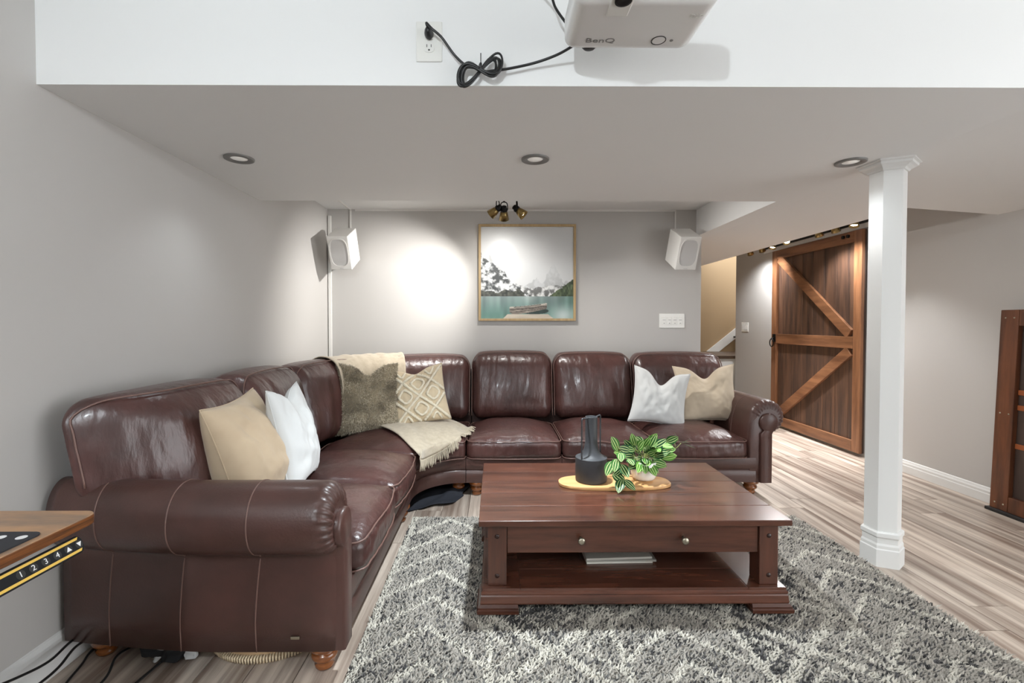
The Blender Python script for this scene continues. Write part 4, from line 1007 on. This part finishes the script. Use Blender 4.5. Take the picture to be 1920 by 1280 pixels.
# control pad under the desk edge
YEL = mat('yellow_film', (226, 186, 84), .5); PADB = mat('glossy_black_plastic', (34, 34, 36), .6, spec=.15)
WHT = mat('white_print', (236, 236, 236), .5)
ctr = thing('desk_control_pad', 'black desk control pad with numbered buttons under the desk edge', 'control', (-.962, .99, .68))
# pad face: runs along y, tilted up towards +x
a0 = np.array((-.958, .872, .716)); xd = np.array((0, 1.0, 0)); yd = np.array((-.42, 0, .91)); nd = np.cross(xd, yd)
LNG, HGT = .205, .040
def pt(u, v, d=0): return a0+xd*u-yd*(HGT-v)+nd*d
def prr(e, d, r=.014):
    P = []
    for cx, cy, s0 in ((LNG-r, HGT-r, 0), (r, HGT-r, 90), (r, r, 180), (LNG-r, r, 270)):
        for t in np.linspace(0, 90, 6): P.append(pt(cx+(r-e)*math.cos(math.radians(s0+t)), cy+(r-e)*math.sin(math.radians(s0+t)), d))
    return P
mesh('housing', loft([prr(0, -.018), prr(0, -.002), prr(.002, 0)]), PADB, ctr)
for v0, v1 in ((.004, .0095), (.0305, .036)):
    mesh('film_strip', loft([[pt(.010, v0, d), pt(.192, v0, d), pt(.196, v1, d), pt(.012, v1, d)] for d in (.0002, .0008)]), YEL, ctr)
for i, s_ in enumerate('1234'):
    u = .062+.0262*i
    bt = mesh('button', loft([[pt(u+.0090*math.cos(t), .020+.0090*math.sin(t), d) for t in np.linspace(0, 2*PI, 25)[:-1]] for d in (0, .0006)]), SLOT, ctr)
    text('numeral', s_, .0165, pt(u, .020, .0010), xd, yd, WHT, bt, .0002)
for i, sg in enumerate((1, -1)):
    u = .062+.0262*(4+i)
    bt = mesh('button', loft([[pt(u+.0090*math.cos(t), .020+.0090*math.sin(t), d) for t in np.linspace(0, 2*PI, 25)[:-1]] for d in (0, .0006)]), SLOT, ctr)
    mesh('arrow', loft([[pt(u+.0058*p, .020+.0058*q*sg, d) for p, q in ((-1, -.8), (1, -.8), (0, .95))][::sg] for d in (.0008, .0014)]), WHT, bt)
DARKMAT = mat('black_desk_mat', (40, 41, 46), .7)
dm = thing('desk_mat', 'black desk mat with white polka dots on the brown desk', 'mat', (-1.1, .85, .75))
mx0, mx1, my0, my1 = -1.30, -.968, .35, 1.005
def mr(z, r=.018):
    P = []
    for cx, cy, s0 in ((mx1-r, my1-r, 0), (mx0+r, my1-r, 90), (mx0+r, my0+r, 180), (mx1-r, my0+r, 270)):
        for t in np.linspace(0, 90, 5): P.append((cx+r*math.cos(math.radians(s0+t)), cy+r*math.sin(math.radians(s0+t)), z))
    return P
mesh('sheet', loft([mr(.7503), mr(.7535)]), DARKMAT, dm)
dot = data('dot', *lathe([(.0098, 0), (.0098, .0004), (0, .0004)], 18), WHT)
for i in range(8):
    for j in range(15):
        x = mx1-.022-.044*i-(.022 if j % 2 else 0); y = my1-.028-.043*j
        if x > mx0+.02 and y > my0+.02: put('dot', dot, (x, y, .7535), dm)

# ---------------------------------------------------------------- things under and behind the sofa
def cable(label, pts): tag(mesh('cable', tube(smooth_path(pts, 8), .0042, 8), CORD, None, True), label, 'cable', 'cables behind the desk')
cable('black cable looping highest along the left baseboard', [(-1.46, 1.78, .004+.02), (-1.47, 1.66, .09), (-1.462, 1.60, .106), (-1.44, 1.50, .112), (-1.44, 1.40, .135), (-1.43, 1.25, .19)])
cable('black cable hanging just below the highest one by the baseboard', [(-1.44, 1.80, .006), (-1.435, 1.66, .08), (-1.43, 1.585, .10), (-1.40, 1.49, .10), (-1.395, 1.42, .10), (-1.38, 1.28, .12)])
cable('black cable on the floor beside the rear sofa foot', [(-1.49, 1.95, .005), (-1.48, 1.72, .005), (-1.452, 1.63, .005), (-1.43, 1.55, .005), (-1.38, 1.40, .005)])
cable('black cable on the floor in front of the rear sofa foot', [(-1.30, 1.95, .005), (-1.335, 1.75, .006), (-1.335, 1.64, .03), (-1.315, 1.56, .005), (-1.31, 1.40, .005)])
cable('black cable on the floor next to the black and white cloth', [(-1.10, 1.80, .005), (-1.17, 1.68, .005), (-1.19, 1.59, .005), (-1.20, 1.50, .005), (-1.21, 1.35, .005)])
PEACH = mat('beige_pouf_fabric', (224, 192, 150), .9); RIB = mat('ribbed_cream_trim', (226, 206, 174), .9)
pf_ = thing('floor_cushion', 'flat round beige cushion with ribbed rim under the left sofa arm', 'cushion', (-.88, 1.88, 0))
cen = (-.865, 1.875)
mesh('pad', lathe([(0, .004), (.23, .004), (.235, .03), (.22, .055), (0, .066)], 56, (cen[0], cen[1], 0)), PEACH, pf_, True)
rib = []
for k in range(150):
    t = 2*PI*k/150; R1 = .238
    rib.append(tube([(cen[0]+(R1-.012)*math.cos(t), cen[1]+(R1-.012)*math.sin(t), .030), (cen[0]+(R1+.008)*math.cos(t), cen[1]+(R1+.008)*math.sin(t), .020), (cen[0]+(R1+.004)*math.cos(t), cen[1]+(R1+.004)*math.sin(t), .003)], .0042, 5))
mesh('ribbed_rim', joinvf(*rib), RIB, pf_, True, kind='stuff')
BLK = mat('black_cloth', (28, 28, 30), .9); WHC = mat('white_cloth', (206, 208, 208), .9)
def lump(c, sx, sy, sz, seed):
    v, f = rbox((sx, sy, sz), (sx*.6, sy*.6, sz*.7), (8, 6, 3), 3); d = fbm(v*np.array((22, 22, 30)), seed, 1)*.012
    v = v+np.stack([d, np.roll(d, 5), np.abs(d)*.6], -1); v[:, 2] = np.maximum(v[:, 2], -sz)
    return v+np.array((c[0], c[1], c[2]+sz)), f
cl = thing('crumpled_cloth', 'crumpled black and white cloth on the floor under the left sofa arm', 'cloth', (-1.17, 1.70, 0))
mesh('black_part', lump((-1.205, 1.70, .002), .075, .05, .035, 3), BLK, cl, True)
mesh('black_part', lump((-1.145, 1.66, .002), .035, .03, .030, 9), BLK, cl, True)
mesh('white_part', lump((-1.195, 1.655, .004), .020, .016, .032, 5), WHC, cl, True)
mesh('white_part', lump((-1.085, 1.665, .004), .020, .016, .030, 6), WHC, cl, True)
NAVY = mat('dark_navy_cloth', (32, 34, 42), .85)
gx_, gy_ = np.meshgrid(np.linspace(-.62, -.24, 30), np.linspace(2.98, 3.42, 26)); P2 = np.stack([gx_.ravel(), gy_.ravel()], -1)
z_ = .022+.018*fbm(P2*11, 5, 1)
edge_ = .03*fbm(P2*14, 8, 1)
V_ = np.stack([P2[:, 0]+edge_*.5+(P2[:, 1]-2.98)*.35-.04, P2[:, 1]+edge_+(P2[:, 0]+.62)*.45-.05, np.clip(z_, .004, .07)], -1)
ii = (np.arange(25)[:, None]*30+np.arange(29)[None]).ravel()
o = mesh('dark_cloth', (V_, np.stack([ii, ii+1, ii+31, ii+30], 1)), NAVY, None, True)
sol = o.modifiers.new('thickness', 'SOLIDIFY'); sol.thickness = .004
tag(o, 'dark navy cloth on the floor under the curved sofa corner', 'cloth')
